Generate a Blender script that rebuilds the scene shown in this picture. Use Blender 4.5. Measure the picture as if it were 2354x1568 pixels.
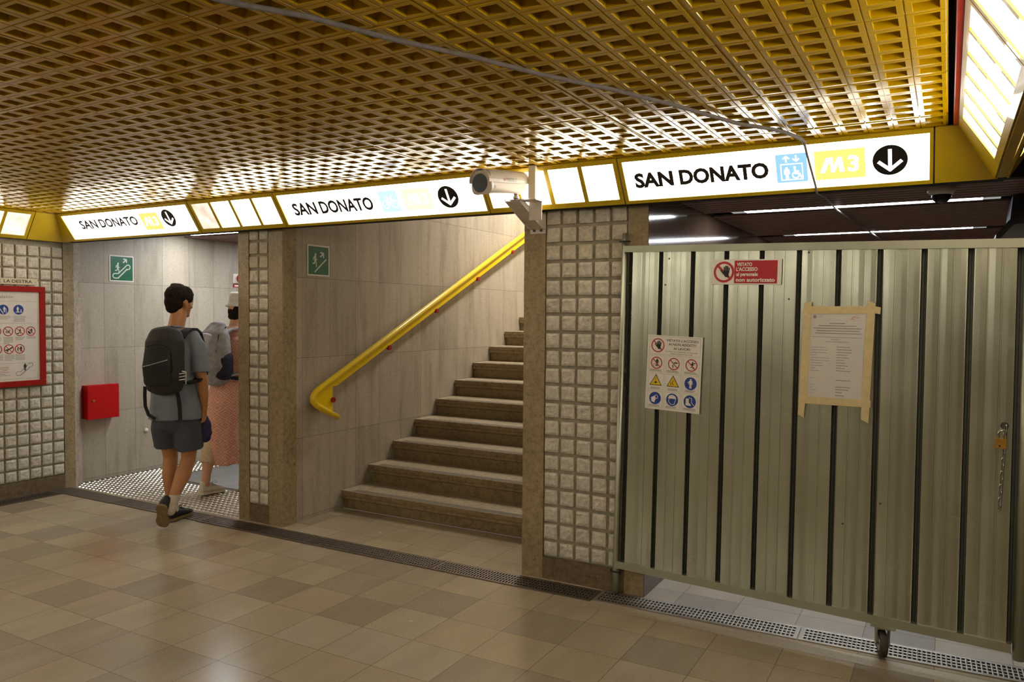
import bpy, bmesh, math, random
from mathutils import Vector, Matrix, noise
random.seed(7)
for o in list(bpy.data.objects): bpy.data.objects.remove(o)
SC = bpy.context.scene
COL = SC.collection
V = Vector
R = math.radians

# ------------------------------------------------------------------ camera
cam = bpy.data.objects.new('camera', bpy.data.cameras.new('camera'))
COL.objects.link(cam)
cam.data.sensor_width = 36.0
cam.data.lens = 27.13
cam.data.clip_start = 0.05
RV = V((0.8706317, 0.4918738, 0.0077826)); UV = V((-0.0231985, 0.0252489, 0.9994120)); FV = V((-0.4913880, 0.8703003, -0.0333932))
mw = Matrix.Identity(4)
for i in range(3):
    mw[i][0] = RV[i]; mw[i][1] = UV[i]; mw[i][2] = -FV[i]
mw[0][3], mw[1][3], mw[2][3] = 0.0, -4.0994, 1.58
cam.matrix_world = mw
SC.camera = cam

# ------------------------------------------------------------------ view, world
SC.view_settings.view_transform = 'Standard'
SC.view_settings.look = 'None'
SC.view_settings.gamma = 1.0
SC.view_settings.use_curve_mapping = False
SC.view_settings.exposure = 0.14
W = bpy.data.worlds.new('world'); SC.world = W
W.use_nodes = True
W.node_tree.nodes['Background'].inputs[0].default_value = (1.0, 0.93, 0.80, 1)
W.node_tree.nodes['Background'].inputs[1].default_value = 0.12

SIGN_E = 7.5       # lit sign panels
CELL_E = 11.0       # lit plain cells
TUBE_E = 55.0       # white tubes in the passages
def area(name, loc, rot, sx, sy, power, color=(1, .95, .88)):
    l = bpy.data.lights.new(name, 'AREA'); l.shape = 'RECTANGLE'; l.size = sx; l.size_y = sy
    l.energy = power; l.color = color
    o = bpy.data.objects.new(name, l); o.location = loc; o.rotation_euler = rot; COL.objects.link(o)
    return o
# added fill light for the hall behind the viewer; ceiling lamp of the stairwell
area('hall_fill', (-3.2, -5.2, 2.37), (0, 0, 0), 5.0, .25, 32, (1, .95, .84))
area('stair_light', (-3.24, 3.6, 4.1), (R(28), 0, 0), .3, 2.6, 165, (1, .95, .86))

# ------------------------------------------------------------------ materials
def lin(c):
    return tuple(((x/255.0)/12.92 if x/255.0 <= 0.04045 else ((x/255.0+0.055)/1.055)**2.4) for x in c)
class M_:
    """small node helper"""
    def __init__(s, name):
        s.m = bpy.data.materials.new(name); s.m.use_nodes = True
        s.nt = s.m.node_tree; s.b = s.nt.nodes['Principled BSDF']
    def n(s, t, **k):
        x = s.nt.nodes.new(t)
        for a, v in k.items(): setattr(x, a, v)
        return x
    def l(s, a, b): s.nt.links.new(a, b)
    def coord(s, scale=(1, 1, 1), which='Object'):
        tc = s.n('ShaderNodeTexCoord'); mp = s.n('ShaderNodeMapping')
        s.l(tc.outputs[which], mp.inputs['Vector']); mp.inputs['Scale'].default_value = scale
        return mp.outputs['Vector']
    def noise(s, vec, scale, detail=3, rough=.55):
        x = s.n('ShaderNodeTexNoise'); x.inputs['Scale'].default_value = scale
        x.inputs['Detail'].default_value = detail; x.inputs['Roughness'].default_value = rough
        s.l(vec, x.inputs['Vector']); return x.outputs['Fac']
    def ramp(s, fac, stops):
        r = s.n('ShaderNodeValToRGB'); e = r.color_ramp.elements
        while len(e) < len(stops): e.new(0.5)
        for i, (p, c) in enumerate(stops):
            e[i].position = p; e[i].color = (*c, 1) if len(c) == 3 else c
        s.l(fac, r.inputs['Fac']); return r.outputs['Color']
    def mix(s, a, b, fac, mode='MIX'):
        x = s.n('ShaderNodeMix', data_type='RGBA', blend_type=mode)
        for sock, v in ((x.inputs[6], a), (x.inputs[7], b)):
            if isinstance(v, (tuple, list)): sock.default_value = (*v[:3], 1)
            else: s.l(v, sock)
        if isinstance(fac, (int, float)): x.inputs[0].default_value = fac
        else: s.l(fac, x.inputs[0])
        return x.outputs[2]
    def math(s, op, a, b=None, c=None, clamp=False):
        x = s.n('ShaderNodeMath', operation=op, use_clamp=clamp)
        for i, v in enumerate((a, b, c)):
            if v is None: continue
            if isinstance(v, (int, float)): x.inputs[i].default_value = v
            else: s.l(v, x.inputs[i])
        return x.outputs[0]
    def bump(s, h, strength=.3, dist=.002):
        x = s.n('ShaderNodeBump'); x.inputs['Strength'].default_value = strength
        x.inputs['Distance'].default_value = dist
        s.l(h, x.inputs['Height']); s.l(x.outputs['Normal'], s.b.inputs['Normal'])
    def sep(s, vec):
        x = s.n('ShaderNodeSeparateXYZ'); s.l(vec, x.inputs[0]); return x.outputs
    def base(s, c):
        if isinstance(c, (tuple, list)): s.b.inputs['Base Color'].default_value = (*c[:3], 1)
        else: s.l(c, s.b.inputs['Base Color'])
    def set(s, rough=None, metal=None, spec=None, coat=None, coat_rough=None):
        b = s.b.inputs
        for k, v in (('Roughness', rough), ('Metallic', metal), ('Specular IOR Level', spec), ('Coat Weight', coat), ('Coat Roughness', coat_rough)):
            if v is None: continue
            if isinstance(v, (int, float)): b[k].default_value = v
            else: s.l(v, b[k])
def flat(name, rgb, rough=.5, metal=0.0, spec=.5, vary=.10, scale=18, bump=0.0, bscale=120, coat=0):
    m = M_(name); c = lin(rgb); v = m.coord()
    f = m.noise(v, scale, 3)
    a = tuple(x*(1-vary) for x in c); b = tuple(min(1, x*(1+vary)) for x in c)
    m.base(m.ramp(f, [(.3, a), (.7, b)])); m.set(rough, metal, spec, coat)
    if bump: m.bump(m.noise(v, bscale, 2), bump)
    return m.m
def emit(name, rgb, strength, vary=0.0, scale=3, rough=.4, axis=None):
    m = M_(name); c = lin(rgb)
    m.base(tuple(x*.8 for x in c)); m.set(rough)
    m.b.inputs['Emission Color'].default_value = (*c, 1)
    m.b.inputs['Emission Strength'].default_value = strength
    if vary:
        f = m.noise(m.coord(), scale, 2)
        mr = m.n('ShaderNodeMapRange'); mr.inputs[1].default_value = .35; mr.inputs[2].default_value = .65
        mr.inputs[3].default_value = strength*(1-vary); mr.inputs[4].default_value = strength*(1+vary)
        m.l(f, mr.inputs[0]); m.l(mr.outputs[0], m.b.inputs['Emission Strength'])
    return m.m

def line_mask(m, coord, origin, pitch, halfw):
    """1 on joint lines at origin + k*pitch"""
    a = m.math('DIVIDE', m.math('SUBTRACT', coord, origin), pitch)
    fr = m.math('FRACT', m.math('ADD', a, .5))
    d = m.math('ABSOLUTE', m.math('SUBTRACT', fr, .5))
    return m.math('LESS_THAN', d, halfw/pitch), m.math('FLOOR', a)

def floor_material(name, tone=(1, 1, 1), rough=.22, y0=-.487, edge=-.20):
    m = M_(name); v = m.coord(); X, Y, Z = m.sep(v)
    lx, ix = line_mask(m, X, -1.595, .3153, .0017)
    ly, iy = line_mask(m, Y, y0, .3135, .0017)
    cmb = m.n('ShaderNodeCombineXYZ'); m.l(ix, cmb.inputs[0]); m.l(iy, cmb.inputs[1])
    wn = m.n('ShaderNodeTexWhiteNoise', noise_dimensions='3D'); m.l(cmb.outputs[0], wn.inputs['Vector'])
    cols = [(0, (137, 125, 106)), (.07, (145, 132, 112)), (.20, (153, 139, 115)), (.38, (158, 143, 117)), (.60, (161, 146, 119)), (.80, (165, 151, 124)), (.94, (159, 147, 126))]
    base = m.ramp(wn.outputs['Value'], [(p, tuple(a*b for a, b in zip(lin(c), tone))) for p, c in cols])
    # veining: stretched noise, rotated per tile
    off = m.n('ShaderNodeVectorMath', operation='ADD'); m.l(v, off.inputs[0])
    sc = m.n('ShaderNodeVectorMath', operation='SCALE'); m.l(wn.outputs['Color'], sc.inputs[0]); sc.inputs['Scale'].default_value = 7
    m.l(sc.outputs[0], off.inputs[1])
    mp = m.n('ShaderNodeMapping'); m.l(off.outputs[0], mp.inputs['Vector'])
    mp.inputs['Scale'].default_value = (5.5, 1.6, 1); mp.inputs['Rotation'].default_value = (0, 0, R(24))
    vein = m.noise(mp.outputs['Vector'], 1.3, 3, .5)
    c2 = m.mix(base, m.ramp(vein, [(.15, (.80, .78, .75)), (.60, (1.0, 1.0, 1.0)), (.75, (1.05, 1.05, 1.04))]), .85, 'MULTIPLY')
    fine = m.noise(v, 90, 4, .7)
    c3 = m.mix(c2, m.ramp(fine, [(.3, (.86, .86, .86)), (.7, (1.12, 1.12, 1.12))]), .8, 'MULTIPLY')
    j = m.math('MAXIMUM', lx, ly)
    c4 = m.mix(c3, tuple(x*.62 for x in lin((140, 124, 98))), j)
    m.base(c4)
    rr = m.math('ADD', m.math('MULTIPLY', m.noise(v, 6, 4), .22), rough-.11)
    m.set(rr, spec=.42)
    m.bump(m.math('SUBTRACT', m.math('MULTIPLY', fine, .25), j), .15, .001)
    return m.m

def stonewall_material(name, ax, y0, pitch, rgb=(174, 162, 143), z0=.028, zp=.608, rough=.42, spec=.4):
    """polished composite slabs with fine dark flecks and thin joints"""
    m = M_(name); v = m.coord(); S = m.sep(v); A = S[ax]; Z = S[2]
    la, ia = line_mask(m, A, y0, pitch, .0014)
    lz, iz = line_mask(m, Z, z0, zp, .0014)
    cmb = m.n('ShaderNodeCombineXYZ'); m.l(ia, cmb.inputs[0]); m.l(iz, cmb.inputs[1])
    wn = m.n('ShaderNodeTexWhiteNoise', noise_dimensions='3D'); m.l(cmb.outputs[0], wn.inputs['Vector'])
    c = lin(rgb)
    base = m.ramp(wn.outputs['Value'], [(0, tuple(x*.88 for x in c)), (.5, c), (1, tuple(x*1.07 for x in c))])
    fl = m.noise(v, 105, 3, .7)
    c2 = m.mix(base, m.ramp(fl, [(.30, (.48, .45, .42)), (.42, (.92, .92, .92)), (.62, (1, 1, 1)), (.72, (1.22, 1.2, 1.18))]), .9, 'MULTIPLY')
    mp = m.n('ShaderNodeMapping'); m.l(v, mp.inputs['Vector']); mp.inputs['Scale'].default_value = (5, 5, .7)
    st = m.noise(mp.outputs['Vector'], 2.2, 4, .6)
    c3 = m.mix(c2, m.ramp(st, [(.30, (.74, .72, .70)), (.50, (1, 1, 1)), (.72, (1.08, 1.08, 1.1))]), .8, 'MULTIPLY')
    j = m.math('MAXIMUM', la, lz)
    m.base(m.mix(c3, tuple(x*.30 for x in c), j))
    m.set(rough, spec=spec); m.bump(m.math('SUBTRACT', m.math('MULTIPLY', fl, .1), j), .2, .001)
    return m.m

def granite(name, rgb, rough=.45):
    m = M_(name); v = m.coord(); c = lin(rgb)
    f = m.noise(v, 75, 4, .75); g = m.noise(v, 3.2, 4, .6)
    h = m.noise(v, 26, 4, .7)
    a0 = m.ramp(f, [(.28, tuple(x*.45 for x in c)), (.44, tuple(x*.90 for x in c)), (.60, c), (.74, tuple(min(1, x*1.6) for x in c))])
    a = m.mix(a0, m.ramp(h, [(.32, (.68, .66, .62)), (.5, (1, 1, 1)), (.68, (1.18, 1.16, 1.12))]), 1, 'MULTIPLY')
    m.base(m.mix(a, m.ramp(g, [(.3, (.80, .76, .70)), (.7, (1.12, 1.1, 1.06))]), .8, 'MULTIPLY'))
    m.set(rough, spec=.35); m.bump(f, .12, .001)
    return m.m

def rough_stone(name, rgb):
    m = M_(name); v = m.coord(); c = lin(rgb)
    mu = m.noise(v, 42, 6, .68); g = m.noise(v, 5, 2)
    a = m.ramp(mu, [(.30, tuple(x*.72 for x in c)), (.55, c), (.75, tuple(min(1, x*1.18) for x in c))])
    m.base(m.mix(a, m.ramp(g, [(.3, (.88, .88, .86)), (.7, (1.1, 1.08, 1.08))]), .8, 'MULTIPLY'))
    m.set(.9, spec=.15); m.bump(mu, .9, .006)
    return m.m

def galvanised(name, rgb, rough=.36):
    m = M_(name); v = m.coord(); c = lin(rgb)
    g = m.noise(m.coord((3, 1.2, .5)), 1.6, 1, .5)
    m.base(m.mix(c, m.ramp(g, [(.3, (.86, .86, .84)), (.7, (1.06, 1.06, 1.06))]), .8, 'MULTIPLY'))
    rr = m.math('ADD', m.math('MULTIPLY', m.noise(v, 5, 2), .14), rough-.07)
    m.set(rr, .88, .5)
    return m.m

def ceiling_yellow():
    m = M_('glossy_yellow_enamel'); v = m.coord(); c = lin((192, 154, 0))
    g = m.noise(v, 2.3, 3)
    m.base(m.mix(c, m.ramp(g, [(.3, (.86, .84, .8)), (.7, (1.08, 1.06, 1.0))]), .8, 'MULTIPLY'))
    m.set(.15, 0, .45)
    m.bump(m.noise(v, 34, 3), .10, .002)
    return m.m

MAT = dict(
    floor=floor_material('beige_marble_floor_tiles'),
    floor2=floor_material('pale_passage_floor_tiles', tone=(1.5, 1.55, 1.85), rough=.4, y0=.19),
    border=flat('grey_beige_floor_border', (150, 136, 112), .4, vary=.15, scale=60),
    stair_wall=stonewall_material('stone_slab_wall_stairs', 1, .2034, .3026),
    corr_wall=stonewall_material('stone_slab_wall_corridor', 1, .362, .3125, rgb=(176, 164, 146)),
    pass_wall=stonewall_material('dark_polished_slab_wall', 1, .10, .3026, rgb=(98, 78, 64), rough=.08, spec=.6),
    back_wall=stonewall_material('stone_slab_wall_hall', 0, .2, .3026),
    granite=granite('brown_granite', (158, 141, 108)),
    plinth=granite('brown_granite_plinth', (120, 104, 82)),
    pale_stone=granite('pale_stone_edge', (172, 160, 144)),
    split=rough_stone('split_face_stone', (206, 199, 182)),
    grout=flat('grey_mortar', (156, 148, 128), .9, vary=.16, scale=30, bump=.3),
    yellow=flat('yellow_fascia_enamel', (190, 160, 4), .34, vary=.10, scale=6, bump=.05, bscale=300, coat=.3),
    ceil=ceiling_yellow(),
    dark=flat('dark_void', (22, 18, 14), .9),
    black=flat('black_ink', (18, 16, 16), .5),
    grey_ink=flat('grey_print_ink', (120, 118, 116), .7),
    posterred=flat('poster_frame_red', (150, 22, 4), .6, vary=.06, spec=.2),
    red=flat('red_paint', (186, 2, 0), .5, vary=.06, spec=.3),
    redbar=flat('red_lacquer_bar', (165, 38, 22), .3, vary=.2),
    galv=galvanised('galvanised_sheet', (178, 181, 164), .25),
    galv_frame=galvanised('galvanised_tube', (176, 176, 156), .42),
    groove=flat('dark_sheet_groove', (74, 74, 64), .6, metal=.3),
    steel=galvanised('stainless_plate', (172, 164, 152), .42),
    grate_dark=galvanised('worn_dark_steel', (120, 108, 98), .45),
    stud=galvanised('stud_glint_steel', (224, 216, 200), .30),  # paler than the base: glints of the tubes put into the colour
    studbase=galvanised('stud_base_steel', (128, 118, 104), .5),  # same steel darkened, so the painted stud glints stand out
    plate=galvanised('landing_plate_steel', (150, 148, 144), .5),
    rail=flat('yellow_handrail_paint', (232, 196, 4), .28, vary=.05, scale=8, coat=.4),
    redcap=flat('red_plastic_cap', (150, 26, 16), .4),
    white=flat('white_print', (226, 220, 208), .5, vary=.03),
    cream=flat('cream_plate', (206, 192, 160), .5, vary=.05),
    paper=flat('paper_sheet', (214, 206, 194), .55, vary=.04),
    signred=flat('sign_red', (170, 6, 20), .35, vary=.04),
    ringred=flat('ring_red', (176, 40, 34), .4, vary=.05),
    blue=flat('sign_blue', (26, 58, 138), .4, vary=.05),
    signyel=flat('sign_yellow', (226, 190, 20), .4, vary=.05),
    green=flat('sign_green', (18, 96, 66), .3, vary=.10, scale=10),
    pale=flat('pale_print', (205, 215, 195), .4, vary=.04),
    tape=flat('masking_tape', (206, 186, 138), .6, vary=.08, scale=40),
    brass=flat('brass', (190, 142, 60), .35, metal=.8),
    chrome=flat('chrome', (190, 190, 188), .2, metal=1.0),
    rubber=flat('grey_rubber', (66, 58, 52), .8),
    tie=flat('black_plastic', (16, 16, 16), .5),
    camwhite=flat('camera_beige_paint', (206, 194, 180), .4, vary=.05),
    duct=flat('white_plastic_duct', (226, 218, 196), .5, vary=.03),
    glass=flat('black_glass', (12, 12, 12), .28, spec=.35),
    cable=flat('dusty_grey_cable', (112, 104, 98), .85, vary=.2, scale=30, bump=.4),
    slat=flat('brown_ceiling_slat', (128, 96, 84), .5, vary=.10),
    beamblack=flat('black_metal', (26, 26, 28), .35, vary=.2),
    greypanel=flat('grey_metal_panel', (92, 92, 94), .25, metal=.4),
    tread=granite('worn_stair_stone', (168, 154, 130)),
    riser=granite('brown_riser_stone', (142, 124, 92)),  # darker and browner tone than the treads
    strip=flat('dark_antislip_strip', (112, 102, 86), .9, vary=.2, scale=60),
    em_sign=emit('lit_sign_acrylic', (255, 249, 238), SIGN_E, .22, 1.6),
    em_cell=emit('lit_diffuser', (255, 246, 228), CELL_E, .15, 2.5),
    em_dim=emit('lit_diffuser_dim', (255, 240, 222), .85, .35, 9),
    em_white=emit('lit_white_film', (255, 253, 248), 1.35),
    em_yel=emit('lit_yellow_film', (255, 214, 118), 1.0),
    em_yel2=emit('lit_yellow_film_washed', (255, 240, 190), 1.25),  # yellow film with its overexposed wash-out put into the colour
    em_blue=emit('lit_blue_film', (140, 192, 246), 1.0),
    em_blue2=emit('lit_blue_film_washed', (190, 222, 255), 1.05),  # blue film, bleached in colour as if overexposed
    em_tube=emit('white_tube', (244, 250, 255), TUBE_E),
    em_tube_dim=emit('tube_end_louvre', (200, 206, 200), .45),
)
def hl(name, rgb, rough=.45, **k):
    MAT[name] = flat(name, rgb, rough, **k)
hl('disc_black', (14, 12, 12), .4)
hl('letter_dark', (34, 28, 28), .5)
hl('letter_grey', (30, 26, 24), .5)

# ------------------------------------------------------------------ geometry helpers
def tag(o, label=None, cat=None, group=None, kind=None):
    if label: o['label'] = label
    if cat: o['category'] = cat
    if group: o['group'] = group
    if kind: o['kind'] = kind
    return o
def empty(name, loc=(0, 0, 0), rz=0, mat=None):
    o = bpy.data.objects.new(name, None); COL.objects.link(o); o.empty_display_size = .1
    if mat is not None: o.matrix_world = mat
    else: o.location = loc; o.rotation_euler = (0, 0, rz)
    return o
def link(name, me, mats, parent=None, mat=None, smooth=False):
    o = bpy.data.objects.new(name, me); COL.objects.link(o)
    if not isinstance(mats, (list, tuple)): mats = [mats]
    for m in mats: me.materials.append(MAT[m] if isinstance(m, str) else m)
    if parent: o.parent = parent
    if mat is not None: o.matrix_world = mat
    if smooth:
        for p in me.polygons: p.use_smooth = True
    return o
def box(bm, a, b, mi=0, bev=0.0):
    x0, y0, z0 = a; x1, y1, z1 = b
    vs = [bm.verts.new(c) for c in ((x0, y0, z0), (x1, y0, z0), (x1, y1, z0), (x0, y1, z0), (x0, y0, z1), (x1, y0, z1), (x1, y1, z1), (x0, y1, z1))]
    fs = []
    for q in ((3, 2, 1, 0), (4, 5, 6, 7), (0, 1, 5, 4), (1, 2, 6, 5), (2, 3, 7, 6), (3, 0, 4, 7)):
        f = bm.faces.new([vs[i] for i in q]); f.material_index = mi; fs.append(f)
    if bev:
        es = list({e for f in fs for e in f.edges})
        r = bmesh.ops.bevel(bm, geom=es, offset=bev, segments=2, affect='EDGES', profile=.6)
        for f in r['faces']: f.material_index = mi
def tube(bm, pts, rad, seg=12, mi=0, caps=True, up=V((0, 0, 1))):
    """swept round bar; rad a number or a list"""
    pts = [V(p) for p in pts]; rings = []
    for i, p in enumerate(pts):
        a = pts[max(i-1, 0)]; b = pts[min(i+1, len(pts)-1)]
        t = (b-a).normalized()
        s = t.cross(up)
        if s.length < 1e-3: s = t.cross(V((0, 1, 0)))
        s.normalize(); f = s.cross(t)
        r = rad[i] if isinstance(rad, (list, tuple)) else rad
        rings.append([bm.verts.new(p+s*math.cos(k*2*math.pi/seg)*r+f*math.sin(k*2*math.pi/seg)*r) for k in range(seg)])
    for i in range(len(rings)-1):
        for k in range(seg):
            f = bm.faces.new((rings[i][k], rings[i][(k+1) % seg], rings[i+1][(k+1) % seg], rings[i+1][k])); f.material_index = mi; f.smooth = True
    if caps:
        bm.faces.new(rings[0][::-1]).material_index = mi; bm.faces.new(rings[-1]).material_index = mi
def prism(bm, pts, axis, a, b, mi=0):
    """polygon extruded along axis 0/1/2 from a to b; pts are the two other coords"""
    def mk(p, t):
        c = list(p); c.insert(axis, t); return bm.verts.new(c)
    A = [mk(p, a) for p in pts]; B = [mk(p, b) for p in pts]; n = len(pts)
    fs = [bm.faces.new(A[::-1]), bm.faces.new(B)]
    for i in range(n): fs.append(bm.faces.new((A[i], A[(i+1) % n], B[(i+1) % n], B[i])))
    for f in fs: f.material_index = mi
    return fs
def ball(bm, c, r, mi=0, u=16, v=10, rot=None):
    c = V(c); r = r if isinstance(r, (list, tuple)) else (r, r, r)
    m = Matrix.Translation(c) @ (rot.to_4x4() if rot else Matrix.Identity(4)) @ Matrix.Diagonal((*r, 1))
    g = bmesh.ops.create_uvsphere(bm, u_segments=u, v_segments=v, radius=1, matrix=m)
    for x in g['verts']:
        for f in x.link_faces: f.material_index = mi; f.smooth = True
def fin(bm, name, mats, parent=None, mat=None, smooth=False, recalc=True):
    if recalc: bmesh.ops.recalc_face_normals(bm, faces=bm.faces)
    me = bpy.data.meshes.new(name); bm.to_mesh(me); bm.free()
    return link(name, me, mats, parent, mat, smooth)
def one_box(name, a, b, m, parent=None, bev=0.0, mat=None):
    bm = bmesh.new(); box(bm, a, b, 0, bev); return fin(bm, name, m, parent, mat)
def struct(o): o['kind'] = 'structure'; return o

def text_geo(s, bold=0.0, res=3):
    c = bpy.data.curves.new('t', 'FONT'); c.body = s; c.size = 1; c.offset = bold; c.resolution_u = res
    c.align_x = 'LEFT'
    o = bpy.data.objects.new('t', c); COL.objects.link(o)
    bpy.context.view_layer.update()
    me = bpy.data.meshes.new_from_object(o.evaluated_get(bpy.context.evaluated_depsgraph_get()))
    vs = [(v.co.x, v.co.y) for v in me.vertices]; fs = [tuple(p.vertices) for p in me.polygons]
    bpy.data.objects.remove(o); bpy.data.curves.remove(c); bpy.data.meshes.remove(me)
    return vs, fs
class Art:
    """printed artwork: flat shapes with material slots, layered along +z"""
    def __init__(s, mats, z=0.0, step=.0004):
        s.mats = mats; s.v = []; s.f = []; s.mi = []; s.z = z; s.step = step
    def _add(s, pts, faces, m, zl=None):
        if zl is None: zl = s.z
        n = len(s.v); s.v += [(x, y, zl) for x, y in pts]
        for f in faces: s.f.append(tuple(n+i for i in f)); s.mi.append(s.mats.index(m))
    def up(s): s.z += s.step
    def poly(s, pts, m): s._add(pts, [tuple(range(len(pts)))], m)
    def rect(s, x0, y0, x1, y1, m, r=0):
        if not r: s.poly([(x0, y0), (x1, y0), (x1, y1), (x0, y1)], m); return
        p = []
        for cx, cy, a0 in ((x1-r, y0+r, -90), (x1-r, y1-r, 0), (x0+r, y1-r, 90), (x0+r, y0+r, 180)):
            p += [(cx+r*math.cos(R(a0+k*18)), cy+r*math.sin(R(a0+k*18))) for k in range(6)]
        s.poly(p, m)
    def disc(s, cx, cy, r, m, n=40, ry=None):
        s.poly([(cx+r*math.cos(k*2*math.pi/n), cy+(ry or r)*math.sin(k*2*math.pi/n)) for k in range(n)], m)
    def ring(s, cx, cy, r0, r1, m, n=40):
        p = [(cx+r*math.cos(k*2*math.pi/n), cy+r*math.sin(k*2*math.pi/n)) for r in (r0, r1) for k in range(n)]
        s._add(p, [(k, n+k, n+(k+1) % n, (k+1) % n)[::-1] for k in range(n)], m)
    def line(s, pts, w, m):
        for (x0, y0), (x1, y1) in zip(pts[:-1], pts[1:]):
            d = V((x1-x0, y1-y0)); L = d.length or 1; n = V((-d.y, d.x))/L*w/2; e = d/L*w*.3
            s.poly([(x0-n.x-e.x, y0-n.y-e.y), (x1-n.x+e.x, y1-n.y+e.y), (x1+n.x+e.x, y1+n.y+e.y), (x0+n.x-e.x, y0+n.y-e.y)][::1], m)
            s.z += 1e-6
    def text(s, t, x0, y0, x1, y1, m, bold=0.0):
        vs, fs = text_geo(t, bold)
        ax = min(v[0] for v in vs); bx = max(v[0] for v in vs); ay = min(v[1] for v in vs); by = max(v[1] for v in vs)
        s._add([(x0+(x-ax)/(bx-ax)*(x1-x0), y0+(y-ay)/(by-ay)*(y1-y0)) for x, y in vs], fs, m)
    def frame(s, x0, y0, x1, y1, w, m):
        s.rect(x0, y0, x1, y0+w, m); s.rect(x0, y1-w, x1, y1, m); s.rect(x0, y0+w, x0+w, y1-w, m); s.rect(x1-w, y0+w, x1, y1-w, m)
    def man(s, cx, y0, h, m, run=False):
        k = h
        s.disc(cx, y0+.90*k, .09*k, m, 16)
        if run:
            s.line([(cx-.02*k, y0+.76*k), (cx-.04*k, y0+.48*k)], .17*k, m)
            s.line([(cx-.04*k, y0+.50*k), (cx+.08*k, y0+.27*k), (cx+.08*k, y0)], .09*k, m)
            s.line([(cx-.04*k, y0+.48*k), (cx-.10*k, y0+.25*k), (cx-.28*k, y0+.23*k)], .09*k, m)
            s.line([(cx-.06*k, y0+.76*k), (cx-.20*k, y0+.66*k), (cx-.23*k, y0+.50*k)], .07*k, m)
            s.line([(cx, y0+.70*k), (cx+.05*k, y0+.54*k), (cx+.18*k, y0+.52*k)], .07*k, m)
        else:
            s.line([(cx, y0+.76*k), (cx, y0+.46*k)], .22*k, m)
            s.line([(cx-.06*k, y0+.48*k), (cx-.07*k, y0)], .10*k, m); s.line([(cx+.06*k, y0+.48*k), (cx+.07*k, y0)], .10*k, m)
            s.line([(cx-.15*k, y0+.76*k), (cx-.19*k, y0+.42*k)], .07*k, m); s.line([(cx+.15*k, y0+.76*k), (cx+.19*k, y0+.42*k)], .07*k, m)
    def arrow(s, x0, y0, x1, y1, w, head, m):
        d = V((x1-x0, y1-y0)).normalized(); n = V((-d.y, d.x)); e = V((x1, y1))
        s.line([(x0, y0), tuple(e-d*w*.4)], w, m)
        for sg in (-1, 1):
            q = e-d*head+n*sg*head
            s.line([tuple(q), tuple(e-d*w*.35)], w, m)
    def build(s, name, parent=None, mat=None):
        me = bpy.data.meshes.new(name); me.from_pydata(s.v, [], s.f); 
        o = link(name, me, s.mats, parent, mat)
        for p, i in zip(me.polygons, s.mi): p.material_index = i
        # every print faces +z
        for p in me.polygons:
            if p.normal.z < 0: p.flip()
        me.update(); return o
def basis(o, x, y, z):
    m = Matrix.Identity(4)
    for i in range(3): m[i][0] = x[i]; m[i][1] = y[i]; m[i][2] = z[i]; m[i][3] = o[i]
    return m

# ================================================================== SETTING
XL = -6.83           # left wall face
XC = -6.95           # corridor wall face
P1 = (-4.714, -4.247); P2 = (-2.235, -1.455)
HC = 2.412           # ceiling height
YB = -7.0            # rear wall

struct(one_box('floor', (XL-.3, YB, -.12), (5.5, -.0, 0), 'floor'))
struct(one_box('floor', (P1[1]-.01, 0, -.12), (P2[0]+.01, .66, 0), 'floor'))
struct(one_box('floor', (P2[1]-.01, 0, -.12), (5.5, 12, 0), 'floor2'))
struct(one_box('trim_1', (-1.9, -.29, -.001), (5.0, -.185, .0012), 'border'))

# corridor floor: steel studs around a smooth landing plate
def stud_floor():
    bm = bmesh.new()
    box(bm, (XC-.02, .0, -.12), (P1[0]+.02, 4.2, -.004), 2)
    box(bm, (-6.48, .67, -.004), (P1[0], 3.8, .001), 1)
    p = .052
    ny = int(3.0/p); nx = int(2.24/p)
    for j in range(ny):
        for i in range(nx):
            x = XC+.03+i*p; y = .02+j*p
            if y > .64 and x > -6.52: continue
            if y < .12 and x < XL-.104+.8*y: pass
            if x > P1[0]-.02: continue
            a = .012; b = .017; h = .003
            q = [(-b, -a, -.004), (b, -a, -.004), (b, a, -.004), (-b, a, -.004), (-b*.62, -a*.6, h), (b*.62, -a*.6, h), (b*.62, a*.6, h), (-b*.62, a*.6, h)]
            vs = [bm.verts.new((x+c[0], y+c[1], c[2])) for c in q]
            for f in ((4, 5, 6, 7), (0, 1, 5, 4), (1, 2, 6, 5), (2, 3, 7, 6), (3, 0, 4, 7)):
                bm.faces.new([vs[k] for k in f]).material_index = 0
    return fin(bm, 'floor', ['stud', 'plate', 'studbase'], recalc=False)
struct(stud_floor())

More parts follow.
